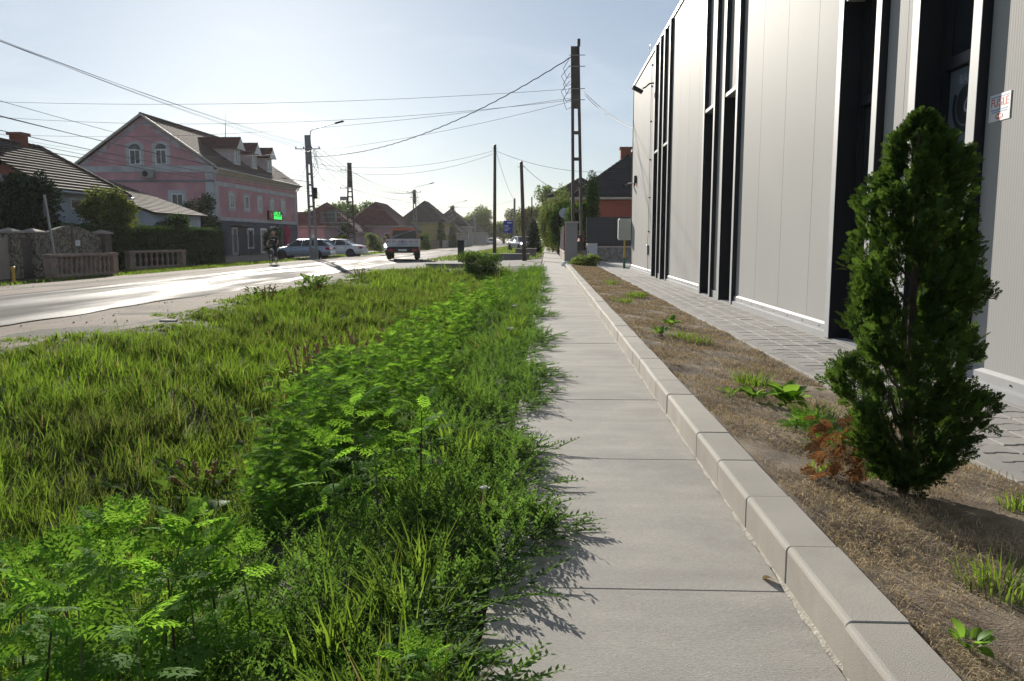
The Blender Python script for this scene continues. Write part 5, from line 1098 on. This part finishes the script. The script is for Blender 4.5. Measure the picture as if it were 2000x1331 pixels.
# ------------------------------------------------------------------ ragweed: deeply cut fronds on upright stems
def frond(seed=0):
    """unit-length twice-cut leaf along +X, drooping at the tip"""
    q = np.random.default_rng(seed); V, T = [], []
    def bend(p): return (p[0], p[1], p[2] + .10 * p[0] - .30 * p[0] ** 2 - .25 * abs(p[1]) ** 1.5)
    def tri(a, b, c): i = len(V); V.extend([bend(a), bend(b), bend(c)]); T.append((i, i + 1, i + 2))
    tri((0, -.012, 0), (0, .012, 0), (.95, 0, 0))
    for i, t in enumerate(np.linspace(.2, .86, 6)):
        ln = .40 * math.sin(math.pi * (t * .8 + .12)) ** .8 * q.uniform(.85, 1.1)
        for s in (1, -1):
            a = s * q.uniform(.7, .95); ca, sa = math.cos(a), math.sin(a); w = .05
            def P(u, v_): return (t + u * ca - v_ * sa, u * sa + v_ * ca, q.uniform(-.01, .01))
            tri(P(0, -w * .7), P(0, w * .7), P(ln, 0)); tri(P(ln * .3, 0), P(ln * .62, .012), P(ln * .7, s * .17 * ln / .4)); tri(P(ln * .35, 0), P(ln * .6, -.01), P(ln * .78, -s * .16 * ln / .4))
    tri((.84, -.05, 0), (.84, .05, 0), (1.0, 0, 0)); return np.array(V), np.array(T)
FR = [frond(i) for i in range(3)]; FRM = []
for v, t in FR:
    o = npmesh('leaf', v, t, M_rag); FRM.append(o.data); bpy.data.objects.remove(o)
def rag_layout(h, seed, leafL=.1, nodes=None):
    """stem path and leaf placements (pos, az, elevation, size)"""
    q = random.Random(seed); nodes = nodes or max(5, int(h / .055)); lean = (q.uniform(-.12, .12) * h, q.uniform(-.1, .1) * h)
    path = [(lean[0] * t * t, lean[1] * t * t, h * t) for t in np.linspace(0, 1, 6)]; L = []; a = q.uniform(0, 3.1)
    for i in range(nodes):
        t = .22 + .76 * i / (nodes - 1); p = (lean[0] * t * t, lean[1] * t * t, h * t); a += 1.57 + q.uniform(-.3, .3); up = .0 + .9 * max(0, t - .6) / .4
        for s in (0, math.pi): L.append((p, a + s + q.uniform(-.25, .25), up + q.uniform(-.2, .25), leafL * (1.15 - .45 * abs(t - .6)) * q.uniform(.8, 1.15)))
    p = path[-1]
    for i in range(5): L.append((p, i * 1.257 + q.uniform(-.2, .2), q.uniform(.35, 1.0), leafL * q.uniform(.7, 1.0)))
    return path, L
def ragweed(x, y, h, seed, label, group, leafL=.1, zb=None):
    o = empty('ragweed_plant', (x, y, float(gz(x, y)) if zb is None else zb), 0, label, 'weed', group); path, L = rag_layout(h, seed, leafL)
    m = MB(); m.tube(path, [.0055 - .0007 * i for i in range(6)], 6); m.build('stem', M_stem if seed % 3 else M_stemd, o, smooth=True)
    for i, (p, a, e, s) in enumerate(L):
        f = link(bpy.data.objects.new('leaf', FRM[i % 3]), o); f.location = p; f.rotation_euler = (random.uniform(-.8, .8), -e, a); f.scale = (s, s, s)
RL = [('tall ragweed with pale cut leaves in the near foreground bank', 'ragweed in the foreground bank'), ('bright ragweed with dark stems standing clear beside the grass tufts', 'ragweed standing before the thicket')]
near = [(170, 1062, 2.25), (255, 1046, 2.3), (305, 1052, 2.2), (420, 1082, 2.2), (490, 1088, 2.25), (110, 1128, 2.0), (60, 1180, 1.8), (20, 1225, 1.7), (220, 1130, 1.95), (335, 1128, 2.0), (150, 1190, 1.75), (270, 1230, 1.65), (30, 1120, 2.2), (380, 1150, 2.05), (200, 1060, 2.5), (350, 1060, 2.45)]
for i, (px, py, Y) in enumerate(near):
    p = AY(px, py, Y); zb = float(gz(p.x, Y)); ragweed(p.x, Y, max(.3, min(.95, p.z - zb + .02)), i, *RL[0], leafL=.14, zb=zb - .02)
for i, (px, py, Y) in enumerate([(690, 795, 3.7), (765, 815, 3.75), (820, 798, 3.65), (655, 880, 3.5), (735, 880, 3.45), (845, 840, 3.8), (770, 1285, 1.75), (845, 1290, 1.8)]):
    p = AY(px, py, Y); zb = float(gz(p.x, Y)) - .02; hh = max(.18, min(1.0, p.z - zb)); ragweed(p.x, Y, hh, 40 + i, *RL[1], leafL=.15 if Y > 2 else .085, zb=zb)
# further plants: one mesh each, leaves and stem together
def rag_mesh(h, seed, leafL):
    path, L = rag_layout(h, seed, leafL); n = len(L); parts = []
    for j in range(3):
        q = [l for i, l in enumerate(L) if i % 3 == j]; parts.append(stamp(*FR[j], np.array([l[0] for l in q]), rotm(rng.uniform(-.8, .8, len(q)), -np.array([l[2] for l in q]), np.array([l[1] for l in q])), np.array([l[3] for l in q])))
    q2 = random.Random(seed)                                       # side shoots
    for b in range(24):
        p0 = path[b % 5]; az = q2.uniform(0, 6.28); l2 = h * q2.uniform(.25, .45); P = []; A = []; E = []; S_ = []
        for i in range(9): t = (i + 1) / 9; P.append((p0[0] + math.cos(az) * l2 * .6 * t, p0[1] + math.sin(az) * l2 * .6 * t, p0[2] + l2 * .8 * t)); A.append(q2.uniform(0, 6.28)); E.append(q2.uniform(-.2, .8)); S_.append(leafL * q2.uniform(.55, .9))
        parts.append(stamp(*FR[b % 3], np.array(P), rotm(rng.uniform(-.8, .8, 9), -np.array(E), np.array(A)), np.array(S_)))
    m = MB().tube(path, .006, 5); parts.append((np.array(m.v), np.array([t for f in m.f for t in ([(f[0], f[k], f[k + 1]) for k in range(1, len(f) - 1)])]), np.zeros(len(m.v))))
    v, t, r = join(parts); o = npmesh('ragweed_plant', v, t, M_rag, rnd=r); me = o.data; bpy.data.objects.remove(o); return me
RM = [rag_mesh(1.0, 100 + i, .155) for i in range(5)]
def rag_far(px, py, Y, hmax, label, group):
    p = AY(px, py, Y); zb = float(gz(p.x, Y)) - .03; h = max(.3, min(hmax * 1.25, p.z - zb)); o = link(bpy.data.objects.new('ragweed_plant', RM[random.randrange(5)]))
    o.location = (p.x, Y, zb); s = h; o.scale = (s * random.uniform(.9, 1.25), s * random.uniform(.9, 1.25), s); o.rotation_euler = (0, 0, random.uniform(0, 6.28)); tag(o, label, 'weed', group)
RT = ('ragweed in the big leafy thicket on the ditch bank', 'ragweed thicket beside the ditch')
for px, py, Y in [(560, 765, 4.9), (600, 740, 5.2), (640, 760, 4.8), (520, 820, 4.5), (500, 880, 4.2), (620, 700, 5.9), (665, 690, 6.1), (580, 830, 4.4), (545, 880, 4.1), (640, 720, 5.5), (700, 700, 5.8), (740, 680, 6.2), (600, 870, 4.1), (690, 740, 5.2), (735, 740, 5.1), (560, 930, 3.9), (610, 800, 4.6), (780, 700, 5.7), (530, 960, 3.6), (660, 800, 4.5), (830, 670, 6.4), (760, 760, 4.9), (810, 740, 5.2), (590, 950, 3.7), (870, 700, 5.8), (510, 920, 3.85)]: rag_far(px, py, Y, .95, *RT)
RT2 = ('ragweed in the dense clump further along the ditch', 'ragweed clumps further along the ditch')
for px, py, Y in [(800, 615, 9.0), (835, 605, 9.5), (870, 600, 9.8), (780, 640, 8.2), (850, 650, 7.6), (900, 620, 9.0), (820, 650, 7.8), (870, 660, 7.3), (760, 660, 7.7), (900, 580, 11.5), (930, 570, 12.5), (960, 562, 13.5), (910, 600, 10.5), (945, 590, 11.5), (975, 570, 13.5), (1000, 560, 15), (985, 545, 17), (1010, 540, 19), (1030, 548, 17), (960, 545, 17), (1040, 535, 21), (1015, 525, 24), (1035, 520, 26), (1050, 525, 24), (990, 530, 22), (1045, 515, 28), (1020, 518, 28), (1055, 535, 20), (950, 552, 15), (890, 560, 13.5)]: rag_far(px, py, Y, .8, *RT2)

# ------------------------------------------------------------------ docks with rusty seed spikes, dark roadside shrubs
def broad_leaf(seed=0, wid=.22):
    V, T = [], []; q = np.random.default_rng(seed); n = 5
    for i in range(n + 1):
        t = i / n; w = wid * math.sin(math.pi * min(1, t * .92 + .06)) ** .8; z = .22 * t - .35 * t * t; V += [(t, -w, z + .08 * w / wid + q.uniform(-.01, .01)), (t, 0, z), (t, w, z + .08 * w / wid + q.uniform(-.01, .01))]
    for i in range(n): a = i * 3; T += [(a, a + 3, a + 4), (a, a + 4, a + 1), (a + 1, a + 4, a + 5), (a + 1, a + 5, a + 2)]
    return np.array(V), np.array(T)
BL = [broad_leaf(i) for i in range(3)]; BLW = [broad_leaf(9 + i, .3) for i in range(3)]
def leafy(n, h, spread, size, tmpl, seed, low=.0):
    q = np.random.default_rng(seed); P = np.stack([q.normal(0, spread * .4, n), q.normal(0, spread * .4, n), low + h * q.random(n) ** .8], 1); az = np.arctan2(P[:, 1], P[:, 0]) + q.normal(0, .6, n); parts = []
    for j in range(len(tmpl)):
        k = np.arange(n) % len(tmpl) == j; parts.append(stamp(*tmpl[j], P[k], rotm(q.uniform(-.5, .5, k.sum()), -q.uniform(-.3, 1.0, k.sum()), az[k]), size * q.uniform(.6, 1.2, k.sum())))
    return join(parts)
def dock(px, py, Y, h, label, group, spikes=5, nl=40, size=.13, lh=.5, lm=None):
    p = G(px, py, -.4) if Y is None else AY(px, py, Y); z = float(gz(p.x, p.y)); o = empty('dock_plant', (p.x, p.y, z), random.uniform(0, 6), label, 'weed', group); npmesh('leaves', *leafy(nl, h * lh, .3 if lh < .6 else .5, size, BL, random.randrange(999))[:2], lm or M_dock, o)
    for k in range(spikes):
        a, b = random.gauss(0, .12), random.gauss(0, .12); hh = h * random.uniform(.7, 1.05); m = MB(); m.tube([(a * .3, b * .3, 0), (a, b, hh)], .006, 5)
        for q in range(40): t = random.uniform(.5, 1); m.cbox((a * t + random.gauss(0, .008), b * t + random.gauss(0, .008), hh * t), (.008, .008, .018))
        m.build('seed_spike', M_seed, o)
for i, (px, py, Y) in enumerate([(640, 690, 8.2), (680, 690, 8.3), (720, 680, 8.6), (610, 680, 8.8), (660, 660, 9.6), (700, 655, 9.9), (735, 660, 9.4), (590, 690, 8.4)]): dock(px, py, Y, .55, 'dock plant with rusty seed spikes beside the ragweed thicket', 'dock plants by the thicket')
for i, (px, py, h, lab) in enumerate([(618, 592, .62, 'dark leafy roadside shrub with thin dry spikes'), (520, 608, .42, 'small spiky dock plant near the shoulder edge'), (700, 560, .45, 'low dark dock clump on the grassy slope'), (400, 930, .3, 'dock plant with brown spikes in the hollow')]): dock(px, py, None, h, lab, None, 6, 150 if i == 0 else 90, .17 if i == 0 else .12, .8, M_lvm)
def shrub(name, loc, lobes, n, size, mt, label, cat='bush', trunk=None, group=None, seed=1, tmpl=None, parts_named=('foliage', 'stem')):
    o = empty(name, loc, 0, label, cat, group); q = np.random.default_rng(seed); w = np.array([l[3] * l[4] * l[5] for l in lobes]) ** .67; w /= w.sum(); ch = q.choice(len(lobes), n, p=w); Lb = np.array(lobes)[ch]
    d = q.normal(size=(n, 3)); d /= np.linalg.norm(d, axis=1)[:, None]; rad = q.random(n) ** .38 * (1 + .12 * np.sin(d[:, 0] * 7 + ch) * np.cos(d[:, 2] * 6)); P = Lb[:, :3] + d * rad[:, None] * Lb[:, 3:]
    tv = np.array([(0, 0, 0), (.5, .28, .05), (1, 0, -.06), (.5, -.28, .05)]) if tmpl is None else tmpl[0]; tf = np.array([(0, 1, 2), (0, 2, 3)]) if tmpl is None else tmpl[1]
    v, t, r = stamp(tv, tf, P, rotm(q.uniform(-1.2, 1.2, n), q.uniform(-1.0, 1.0, n), q.uniform(0, 6.283, n)), size * q.uniform(.6, 1.3, n)); npmesh(parts_named[0], v, t, mt, o, rnd=r)
    m = MB()
    if trunk:
        h, r0, br = trunk; m.tube([(0, 0, -.05), (.03, .02, h * .5), (0, 0, h)], [r0, r0 * .8, r0 * .6], 8)
        for l in lobes[:br]: m.tube([(0, 0, h * .75), (l[0] * .6, l[1] * .6, (h + l[2]) / 2 + .1), (l[0], l[1], l[2])], [r0 * .5, r0 * .35, r0 * .15], 6)
        m.build(parts_named[1], M_bark, o, smooth=True)
    return o
def lobes_round(r, h, z0, n, seed, flat=1.0):
    q = random.Random(seed); L = [(0, 0, z0 + h * .5, r * .7, r * .7, h * .42)]
    for i in range(n): a = q.uniform(0, 6.28); t = q.random(); k = r * (.55 + .25 * q.random()); L.append((math.cos(a) * k * .75, math.sin(a) * k * .75, z0 + h * (.15 + .72 * t), r * q.uniform(.28, .45), r * q.uniform(.28, .45), h * q.uniform(.14, .24)))
    return L
shrub('ditch_bush', (-2.55, 32.4, -.5), lobes_round(1.1, 1.0, .1, 11, 3), 5200, .09, M_lvm, 'dark green bush filling the far end of the ditch', trunk=(.5, .04, 5), seed=3)
shrub('flower_bed_bush', (1.55, 32.6, 0), lobes_round(.75, .5, .02, 8, 4), 1800, .1, M_lvp, 'low leafy green plants at the end of the planting strip', seed=4, trunk=(.15, .02, 4))
shrub('flower_bed_bush', (1.2, 31.7, .02), lobes_round(.45, .22, .0, 5, 14), 700, .08, M_lvy, 'low brownish ground plants beside the white painted stones', seed=14, trunk=(.08, .015, 3))

# ------------------------------------------------------------------ trees and hedges across the street
shrub('dark_conifer', (-23.6, 36.0, -.42), lobes_round(1.75, 4.2, .2, 14, 6), 15000, .2, M_lvc, 'large dark evergreen bush in front of the grey gable', 'tree', (2.2, .12, 6), seed=6)
shrub('olive_tree', (-21.9, 39.8, -.42), lobes_round(1.6, 3.1, 1.0, 15, 8), 12000, .15, M_lvy, 'round sunlit olive green tree above the clipped hedge', 'tree', (2.0, .1, 7), seed=8, parts_named=('crown', 'trunk'))
shrub('olive_tree', (-22.2, 42.4, -.42), lobes_round(.9, 1.9, 1.2, 8, 9), 2600, .14, M_lvy, 'smaller olive bush between round tree and hedge', 'tree', (1.5, .07, 5), seed=9, parts_named=('crown', 'trunk'))
shrub('grey_shrub', (-26.6, 60.5, -.42), lobes_round(2.3, 4.6, .3, 16, 10), 15000, .22, M_lvd, 'tall dark shrub with wispy top against the pink wall', 'tree', (2.4, .1, 6), seed=10, parts_named=('crown', 'trunk'))
shrub('round_bush', (-22.6, 47.6, -.42), lobes_round(1.5, 2.7, .2, 11, 11), 9000, .19, M_lvd, 'rounded dark green bush behind the hedge end', 'bush', (1.2, .07, 5), seed=11)
shrub('corner_bush', (-26.4, 77.5, -.42), lobes_round(1.1, 2.7, .1, 9, 12), 3500, .18, M_lvd, 'leafy bush standing before the bar canopy', 'bush', (1.2, .06, 5), seed=12)
hd = empty('clipped_hedge', (-21.5, 35.8, -.42), 0, 'long clipped dark green hedge behind the balustrades', 'hedge'); n = 34000; L_ = 15.8
f = rng.random(n); P = np.stack([rng.uniform(-.75, .75, n), rng.uniform(0, L_, n), rng.uniform(.05, 2.05, n)], 1); s = rng.integers(0, 3, n); P[s == 0, 0] = .75 + rng.normal(0, .05, (s == 0).sum()); P[s == 1, 2] = 2.05 + rng.normal(0, .06, (s == 1).sum()); q = (s == 2) & (f < .3); P[q, 1] = L_ * (f[q] < .15)
v, t, r = stamp(np.array([(0, 0, 0), (.5, .3, .05), (1, 0, -.06), (.5, -.3, .05)]), np.array([(0, 1, 2), (0, 2, 3)]), P, rotm(rng.uniform(-1.2, 1.2, n), rng.uniform(-1, 1, n), rng.uniform(0, 6.28, n)), .14 * rng.uniform(.6, 1.3, n)); npmesh('foliage', v, t, M_lvd, hd, rnd=r); MB().bbox(-.6, .6, .15, L_ - .15, .05, 1.9, .1).build('light_blocker', mat('light_blocker_dark', (.012, .02, .008), 1.0), hd)  # dark box added inside to keep light from showing through the hedge
for k in range(12): MB().tube([(0, .6 + k * 1.3, 0), (.05, .65 + k * 1.3, 1.4)], .04, 5).build('stem', M_bark, hd)
def column_tree(loc, h, r, label, mt=None, n=3000, seed=1, size=.12, cone=True): 
    L = [(0, 0, h * t, r * (1 - .75 * t ** 1.6 if cone else 1 - .5 * t ** 4), r * (1 - .75 * t ** 1.6 if cone else 1 - .5 * t ** 4), h * .12) for t in np.linspace(.08, .92, 9)]
    return shrub('column_thuja', loc, L, n, size, mt or M_lvd, label, 'tree', (h * .6, .06, 0), seed=seed, parts_named=('crown', 'trunk'))
column_tree((2.55, 46, 0), 4.7, .5, 'tall narrow thuja in front of the terracotta wall', n=9000, size=.11, cone=False, seed=21); column_tree((-1.05, 69, -.08), 2.7, .72, 'dark cone shaped thuja beside the far pavement', M_lvc, 7500, 22, .12)
for i, (x, y, h, r, lab) in enumerate(((-27, 108, 3.6, .9, 'dark thuja cone before the maroon barn'), (-21.6, 118, 2.9, .8, 'dark thuja cone at the lilac house corner'), (-18.9, 146, 5.4, 1.1, 'slim thuja before the yellow wall'), (-17.2, 149, 4.8, 1.1, 'second slim thuja at the yellow house corner'))): column_tree((x, y, -.42), h, r, lab, None, 2200, 30 + i, .22)
for i, (x, y, r, h, lab, mt) in enumerate(((-19.0, 101, 1.5, 2.6, 'trimmed bushy hedge ball behind the white sedan', M_lvy), (-17.6, 106, 1.4, 2.5, 'green garden bush beside the board fence', M_lvm), (-16.9, 111, 1.3, 2.3, 'third garden bush along the board fence', M_lvm), (-20.8, 98, 1.3, 2.3, 'pale bush in front of the lilac bungalow', M_lvp), (-24.5, 96, 1.2, 2.0, 'small yellow green bush by the bar corner', M_lvy))): shrub('garden_bush', (x, y, -.42), lobes_round(r, h, 0, 8, 50 + i), 2600, .22, mt, lab, 'bush', (.8, .05, 4), seed=50 + i)
for i, (x, y, r, h, z0, lab, mt, sz) in enumerate(((-20, 232, 6, 9.5, 1.0, 'pale far tree beyond the grey houses', M_lvp, .55), (-14, 268, 8, 7, .5, 'low hazy far tree at the road end', M_lvm, .6), (-24, 262, 8, 8, .5, 'dark hazy far tree behind the last house', M_lvm, .6), (-32, 140, 4, 7, 1, 'tree top rising behind the maroon roofs', M_lvm, .4),
        (-6.5, 200, 5, 8, .5, 'hazy roadside tree behind the far poles', M_lvy, .5), (-2.2, 150, 4.0, 7.8, .5, 'leafy tree by the far pavement', M_lvy, .42), (1.2, 118, 3.2, 8.6, .5, 'tall pale tree beside the far pavement', M_lvp, .36), (0.9, 62, 1.3, 3.6, .6, 'bright green tree overhanging the garden wall', M_lvy, .17), (.95, 51, 1.1, 3.0, 1.0, 'dark leafy tree above the iron fence', M_lvd, .15), (1.6, 45.5, .9, 2.0, 1.6, 'leafy shrub behind the grey wall end', M_lvm, .12), (.6, 74, 1.6, 5.4, .4, 'pale leaved tree in front of the mustard gable', M_lvp, .22), (-40, 150, 6, 7, 1, 'wide hazy tree behind the lilac house', M_lvm, .5), (-40, 105, 4, 6, 1, 'tree behind the far end of the pink house', M_lvm, .35))):
    shrub('garden_tree', (x, y, -.3), lobes_round(r, h, z0, 12, 70 + i), 7000, sz, mt, lab, 'tree', (h * .6, .05 * r + .03, 6), seed=70 + i, parts_named=('crown', 'trunk'))

# ------------------------------------------------------------------ the young thuja in the planting strip
def thuja_spray(seed=0):
    q = np.random.default_rng(seed); V, T = [], []
    def dia(p, d, l, w): 
        d = np.array(d) / np.linalg.norm(d); s = np.array([-d[1], d[0], .15]) * w; b = len(V); p = np.array(p); V.extend([tuple(p), tuple(p + d * l * .5 + s), tuple(p + d * l), tuple(p + d * l * .5 - s)]); T.extend([(b, b + 1, b + 2), (b, b + 2, b + 3)])
    dia((0, 0, 0), (1, 0, .0), 1, .035)
    for i in range(6):
        t = .14 + .13 * i
        for s in (1, -1):
            a = s * q.uniform(.55, .85); l = (.46 - .28 * t) * q.uniform(.8, 1.15); d = (math.cos(a), math.sin(a), q.uniform(-.15, .15)); p = (t, 0, 0); dia(p, d, l, .042)
            m = np.array(p) + np.array(d) * l * .5; a2 = a + s * .55; dia(m, (math.cos(a2), math.sin(a2), q.uniform(-.2, .2)), l * .5, .034); a3 = a - s * .6; dia(m, (math.cos(a3), math.sin(a3), 0), l * .42, .034)
    return np.array(V), np.array(T)
TS = [thuja_spray(i) for i in range(3)]; tb = G(1762, 955, .07); th = empty('young_thuja', (tb.x, tb.y, .05), 0, 'young irregular thuja growing in the dry planting strip', 'tree')
n = 11000; z = rng.random(n) ** .92; az = rng.uniform(0, 6.283, n); prof = np.interp(z, [0, .05, .12, .25, .4, .5, .6, .7, .78, .86, .93, 1], [.05, .13, .19, .225, .22, .19, .205, .195, .165, .14, .095, .01])
lump = 1 + .22 * np.sin(az * 3 + z * 17) + .13 * np.sin(az * 5 - z * 31 + 1) + .12 * np.sin(z * 38 + az); rad = prof * lump * (.35 + .65 * rng.random(n) ** .45)
P = np.stack([np.cos(az) * rad + .015 * np.sin(z * 9) - .02 * z, np.sin(az) * rad, .02 + 1.47 * z], 1); keep = vnoise(az * 1.3, z * 9, 1, 4) > .40; P, z, az = P[keep], z[keep], az[keep]; n = len(P); parts = []
el = rng.normal(.75, .35, n); roll = rng.uniform(-1.5, 1.5, n); sz = rng.uniform(.035, .078, n) * np.interp(z, [0, .5, 1], [1.1, 1.0, .8])
for j in range(3):
    k = np.arange(n) % 3 == j; parts.append(stamp(*TS[j], P[k], rotm(roll[k], -el[k], az[k] + rng.normal(0, .4, k.sum())), sz[k]))
v, t, r = join(parts); npmesh('crown', v, t, M_thuja, th, rnd=r)
m = MB(); m.tube([(0, 0, -.06), (.01, 0, .25), (0, .01, .8), (-.02, 0, 1.45)], [.026, .022, .015, .005], 8); th_t = m.build('trunk', M_bark, th, smooth=True)
m = MB()
for k in range(34): a = random.uniform(0, 6.28); zz = random.uniform(.08, 1.0); rr = .13 * random.uniform(.6, 1); m.tube([(0, 0, zz), (math.cos(a) * rr * .5, math.sin(a) * rr * .5, zz + .06), (math.cos(a) * rr, math.sin(a) * rr, zz + .17)], [.007, .005, .002], 5)
m.build('branches', M_bark, th)
n = 85; a = rng.normal(2.75, .2, n); rr = rng.uniform(.12, .34, n); P = np.stack([np.cos(a) * rr, np.sin(a) * rr, rng.uniform(.05, .30, n)], 1); v, t, r = stamp(*TS[0], P, rotm(rng.uniform(-1.5, 1.5, n), rng.uniform(.2, 1.4, n), a + rng.normal(0, .5, n)), rng.uniform(.05, .09, n)); o = npmesh('dead_branch', v, t, M_deadspray, th, rnd=r); o['label'] = 'brown dead lower branch'

# ------------------------------------------------------------------ straw litter and weeds in the planting strip
N = 95000; y = logy(N, 1.2, 31); x = rng.uniform(.93, 2.04, N); k = rng.random(N) < 1.7 * vnoise(x, y, 2.2, 3) - .25; x, y = x[k], y[k]; n = len(x)
v, t, r = blades(np.stack([x, y, soilz(x, y) + .001 + .006 * rng.random(n)], 1), rng.uniform(.01, .042, n) * (1 + .02 * y), .0009 + .0005 * y, rng.uniform(.9, 1.33, n), rng.uniform(0, 6.283, n))
tag(npmesh('straw_litter', v, t, M_straw, rnd=r), 'dry straw and dead grass lying on the planting strip', 'straw', kind='stuff')
def sz_(x, y): return float(soilz(np.array([x]), np.array([y]))[0])
for i, (px, py, n, h, lab) in enumerate([(1468, 752, 160, .13, 'fine green grass tuft behind the broad leaved burdock'), (1590, 815, 140, .12, 'grass tuft between burdock and lobed weeds'), (1950, 1150, 120, .12, 'grass tuft near the kerb in the thuja shadow'), (1330, 660, 110, .10, 'spreading grass patch in the middle of the strip'), (1365, 668, 90, .1, 'yellowing grass tuft on the dry strip'), (1240, 580, 120, .12, 'low grass patch near the far part of the strip'), (1215, 592, 100, .1, 'flat grass clump at the strip beside a dark hollow'), (1600, 925, 40, .06, 'tiny grass seedling beside the dead branch'), (1195, 555, 80, .12, 'far grass tuft on the planting strip'), (1985, 975, 60, .08, 'small tuft against the path edging')]):
    p = G(px, py, .07); tuft('grass_tuft', p.x, p.y, sz_(p.x, p.y), n, h * (1 + .02 * p.y), .004 + .0004 * p.y, lab, spread=(.045 + .004 * p.y) * (.5 if n < 70 else 1))
def rosette(px, py, n, size, label, tmpl, h=.12, mt=None, name='burdock_plant'):
    p = G(px, py, .07); o = empty(name, (p.x, p.y, sz_(p.x, p.y)), 0, label, 'weed'); mes = []
    for v, t in tmpl: q = npmesh('leaf', v, t, mt or M_dock); mes.append(q.data); bpy.data.objects.remove(q)
    for i in range(n):
        a = i * 2.4 + random.uniform(-.3, .3); e = random.uniform(.1, .9); s = size * random.uniform(.6, 1.1); f = link(bpy.data.objects.new('leaf', mes[i % len(mes)]), o); f.location = (math.cos(a) * .02, math.sin(a) * .02, h * random.random() * .5 + .01); f.rotation_euler = (random.uniform(-.3, .3), -e, a); f.scale = (s, s, s)
    MB().tube([(0, 0, -.02), (0, 0, h * .6)], .006, 5).build('stem', M_stem, o)
rosette(1535, 790, 30, .15, 'broad leaved burdock with bright green leaves', BLW, .12); rosette(1470, 785, 18, .1, 'small burdock seedling left of the broad leaved one', BLW, .06); rosette(1425, 785, 7, .09, 'lone small leafy weed on bare soil', BLW, .05)
rosette(1585, 850, 34, .12, 'bright green lobed weed beside the dead thuja branch', FR, .16, M_rag, 'lobed_weed'); rosette(1620, 880, 26, .11, 'low lobed weed at the foot of the dead branch', FR, .1, M_rag, 'lobed_weed'); rosette(1555, 840, 24, .1, 'lobed weed under the burdock leaves', FR, .12, M_rag, 'lobed_weed')
rosette(1310, 635, 12, .13, 'green weed patch by the kerb of the dry strip', BLW, .06); rosette(1290, 658, 10, .12, 'low leafy weed among straw in mid strip', BLW, .05); rosette(1255, 578, 10, .16, 'bright leafy weed at the far part of the strip', BLW, .06); rosette(1890, 1285, 14, .05, 'tiny leafy weed close to the kerb', BLW, .03)
rosette(395, 900, 12, .16, 'broad leaved weed in the ditch hollow', BLW, .2); 
for nm in ('broad leaved weed in the ditch hollow',):
    o = [q for q in COL.objects if q.get('label') == nm][0]; p = AY(400, 900, 4.2); o.location = (p.x, 4.2, float(gz(p.x, 4.2)))

# ------------------------------------------------------------------ loose stones on the shoulder, a dry leaf on the pavement
N = 520; y = logy(N, 8, 46); x = np.where(rng.random(N) < .7, rng.normal(-7.4, .7, N), rng.normal(-15.8, .6, N)); tv = np.array([(1, 0, 0), (0, 1, .1), (-1, 0, 0), (0, -1, -.1), (.1, 0, .8), (0, .1, -.5)]); tf = np.array([(0, 1, 4), (1, 2, 4), (2, 3, 4), (3, 0, 4), (1, 0, 5), (2, 1, 5), (3, 2, 5), (0, 3, 5)])
v, t, r = stamp(tv, tf, np.stack([x, y, gz(x, y) + .02], 1), rotm(rng.normal(0, .3, N), rng.normal(0, .3, N), rng.uniform(0, 6.28, N)), .006 + .018 * rng.random(N) ** 4); tag(npmesh('loose_stones', v, t, M_gravel, rnd=r), 'loose small stones scattered on the dusty shoulder', 'stones', kind='stuff')
p = G(1525, 1140, .0); lf = npmesh('dry_leaf', *broad_leaf(77, .35), leaf('dry_leaf', (.42, .34, .22), (.3, .2, .1), .2, .1)); lf.location = (p.x - .02, p.y, .012); lf.scale = (.05, .05, .07); lf.rotation_euler = (.4, .2, 2.1); tag(lf, 'curled dry leaf lying against the kerb foot', 'leaf')
pc = MB().bbox(-.12, .12, -.05, .05, 0, .03, .008).build('stone_fragment', M_conc); q = G(330, 641, -.24); pc.location = (q.x, q.y, float(gz(q.x, q.y)) + .08); tag(pc, 'pale flat stone lying in the short grass', 'stone')

for k, (px, py, Y, lab) in enumerate(((993, 640, 9.0, 'white umbel flower head above the weeds by the pavement'), (1003, 596, 12.0, 'smaller white umbel flower further along the weeds'), (938, 950, 3.3, 'pale umbel flower low among the creeping weeds'))):
    p = AY(px, py, Y); zb = float(gz(p.x, Y)); o = empty('umbel_flower', (p.x, Y, p.z - .4), 0, lab, 'flower'); MB().tube([(0, 0, min(0, zb - p.z + .4)), (.02, 0, .38)], .004, 5).build('stem', M_stem, o); m = MB(); r_ = .045 if Y > 5 else .022
    for q in range(26): a = random.uniform(0, 6.28); d = r_ * math.sqrt(random.random()); m.cbox((.02 + math.cos(a) * d, math.sin(a) * d, .4 - d * .2), (r_ * .26, r_ * .26, r_ * .15)); m.tube([(.02, 0, .37), (.02 + math.cos(a) * d, math.sin(a) * d, .397 - d * .2)], .0012, 4)
    m.build('flower_head', M_white, o)
# ------------------------------------------------------------------ dusty summer air
m = MB().box(-4300, 4300, -320, 7300, -1.6, 15.5)
hz = m.build('haze', nodes_of('dusty_air')[0]); tag(hz, 'pale dusty haze hanging over the whole street', 'haze', kind='stuff')
mt = hz.data.materials[0]; n = mt.node_tree.nodes; pv = n.new('ShaderNodeVolumePrincipled')
pv.inputs['Color'].default_value = (.93, .92, .88, 1); pv.inputs['Density'].default_value = .00022; pv.inputs['Anisotropy'].default_value = .3
mt.node_tree.links.new(pv.outputs[0], [q for q in n if q.type == 'OUTPUT_MATERIAL'][0].inputs['Volume'])
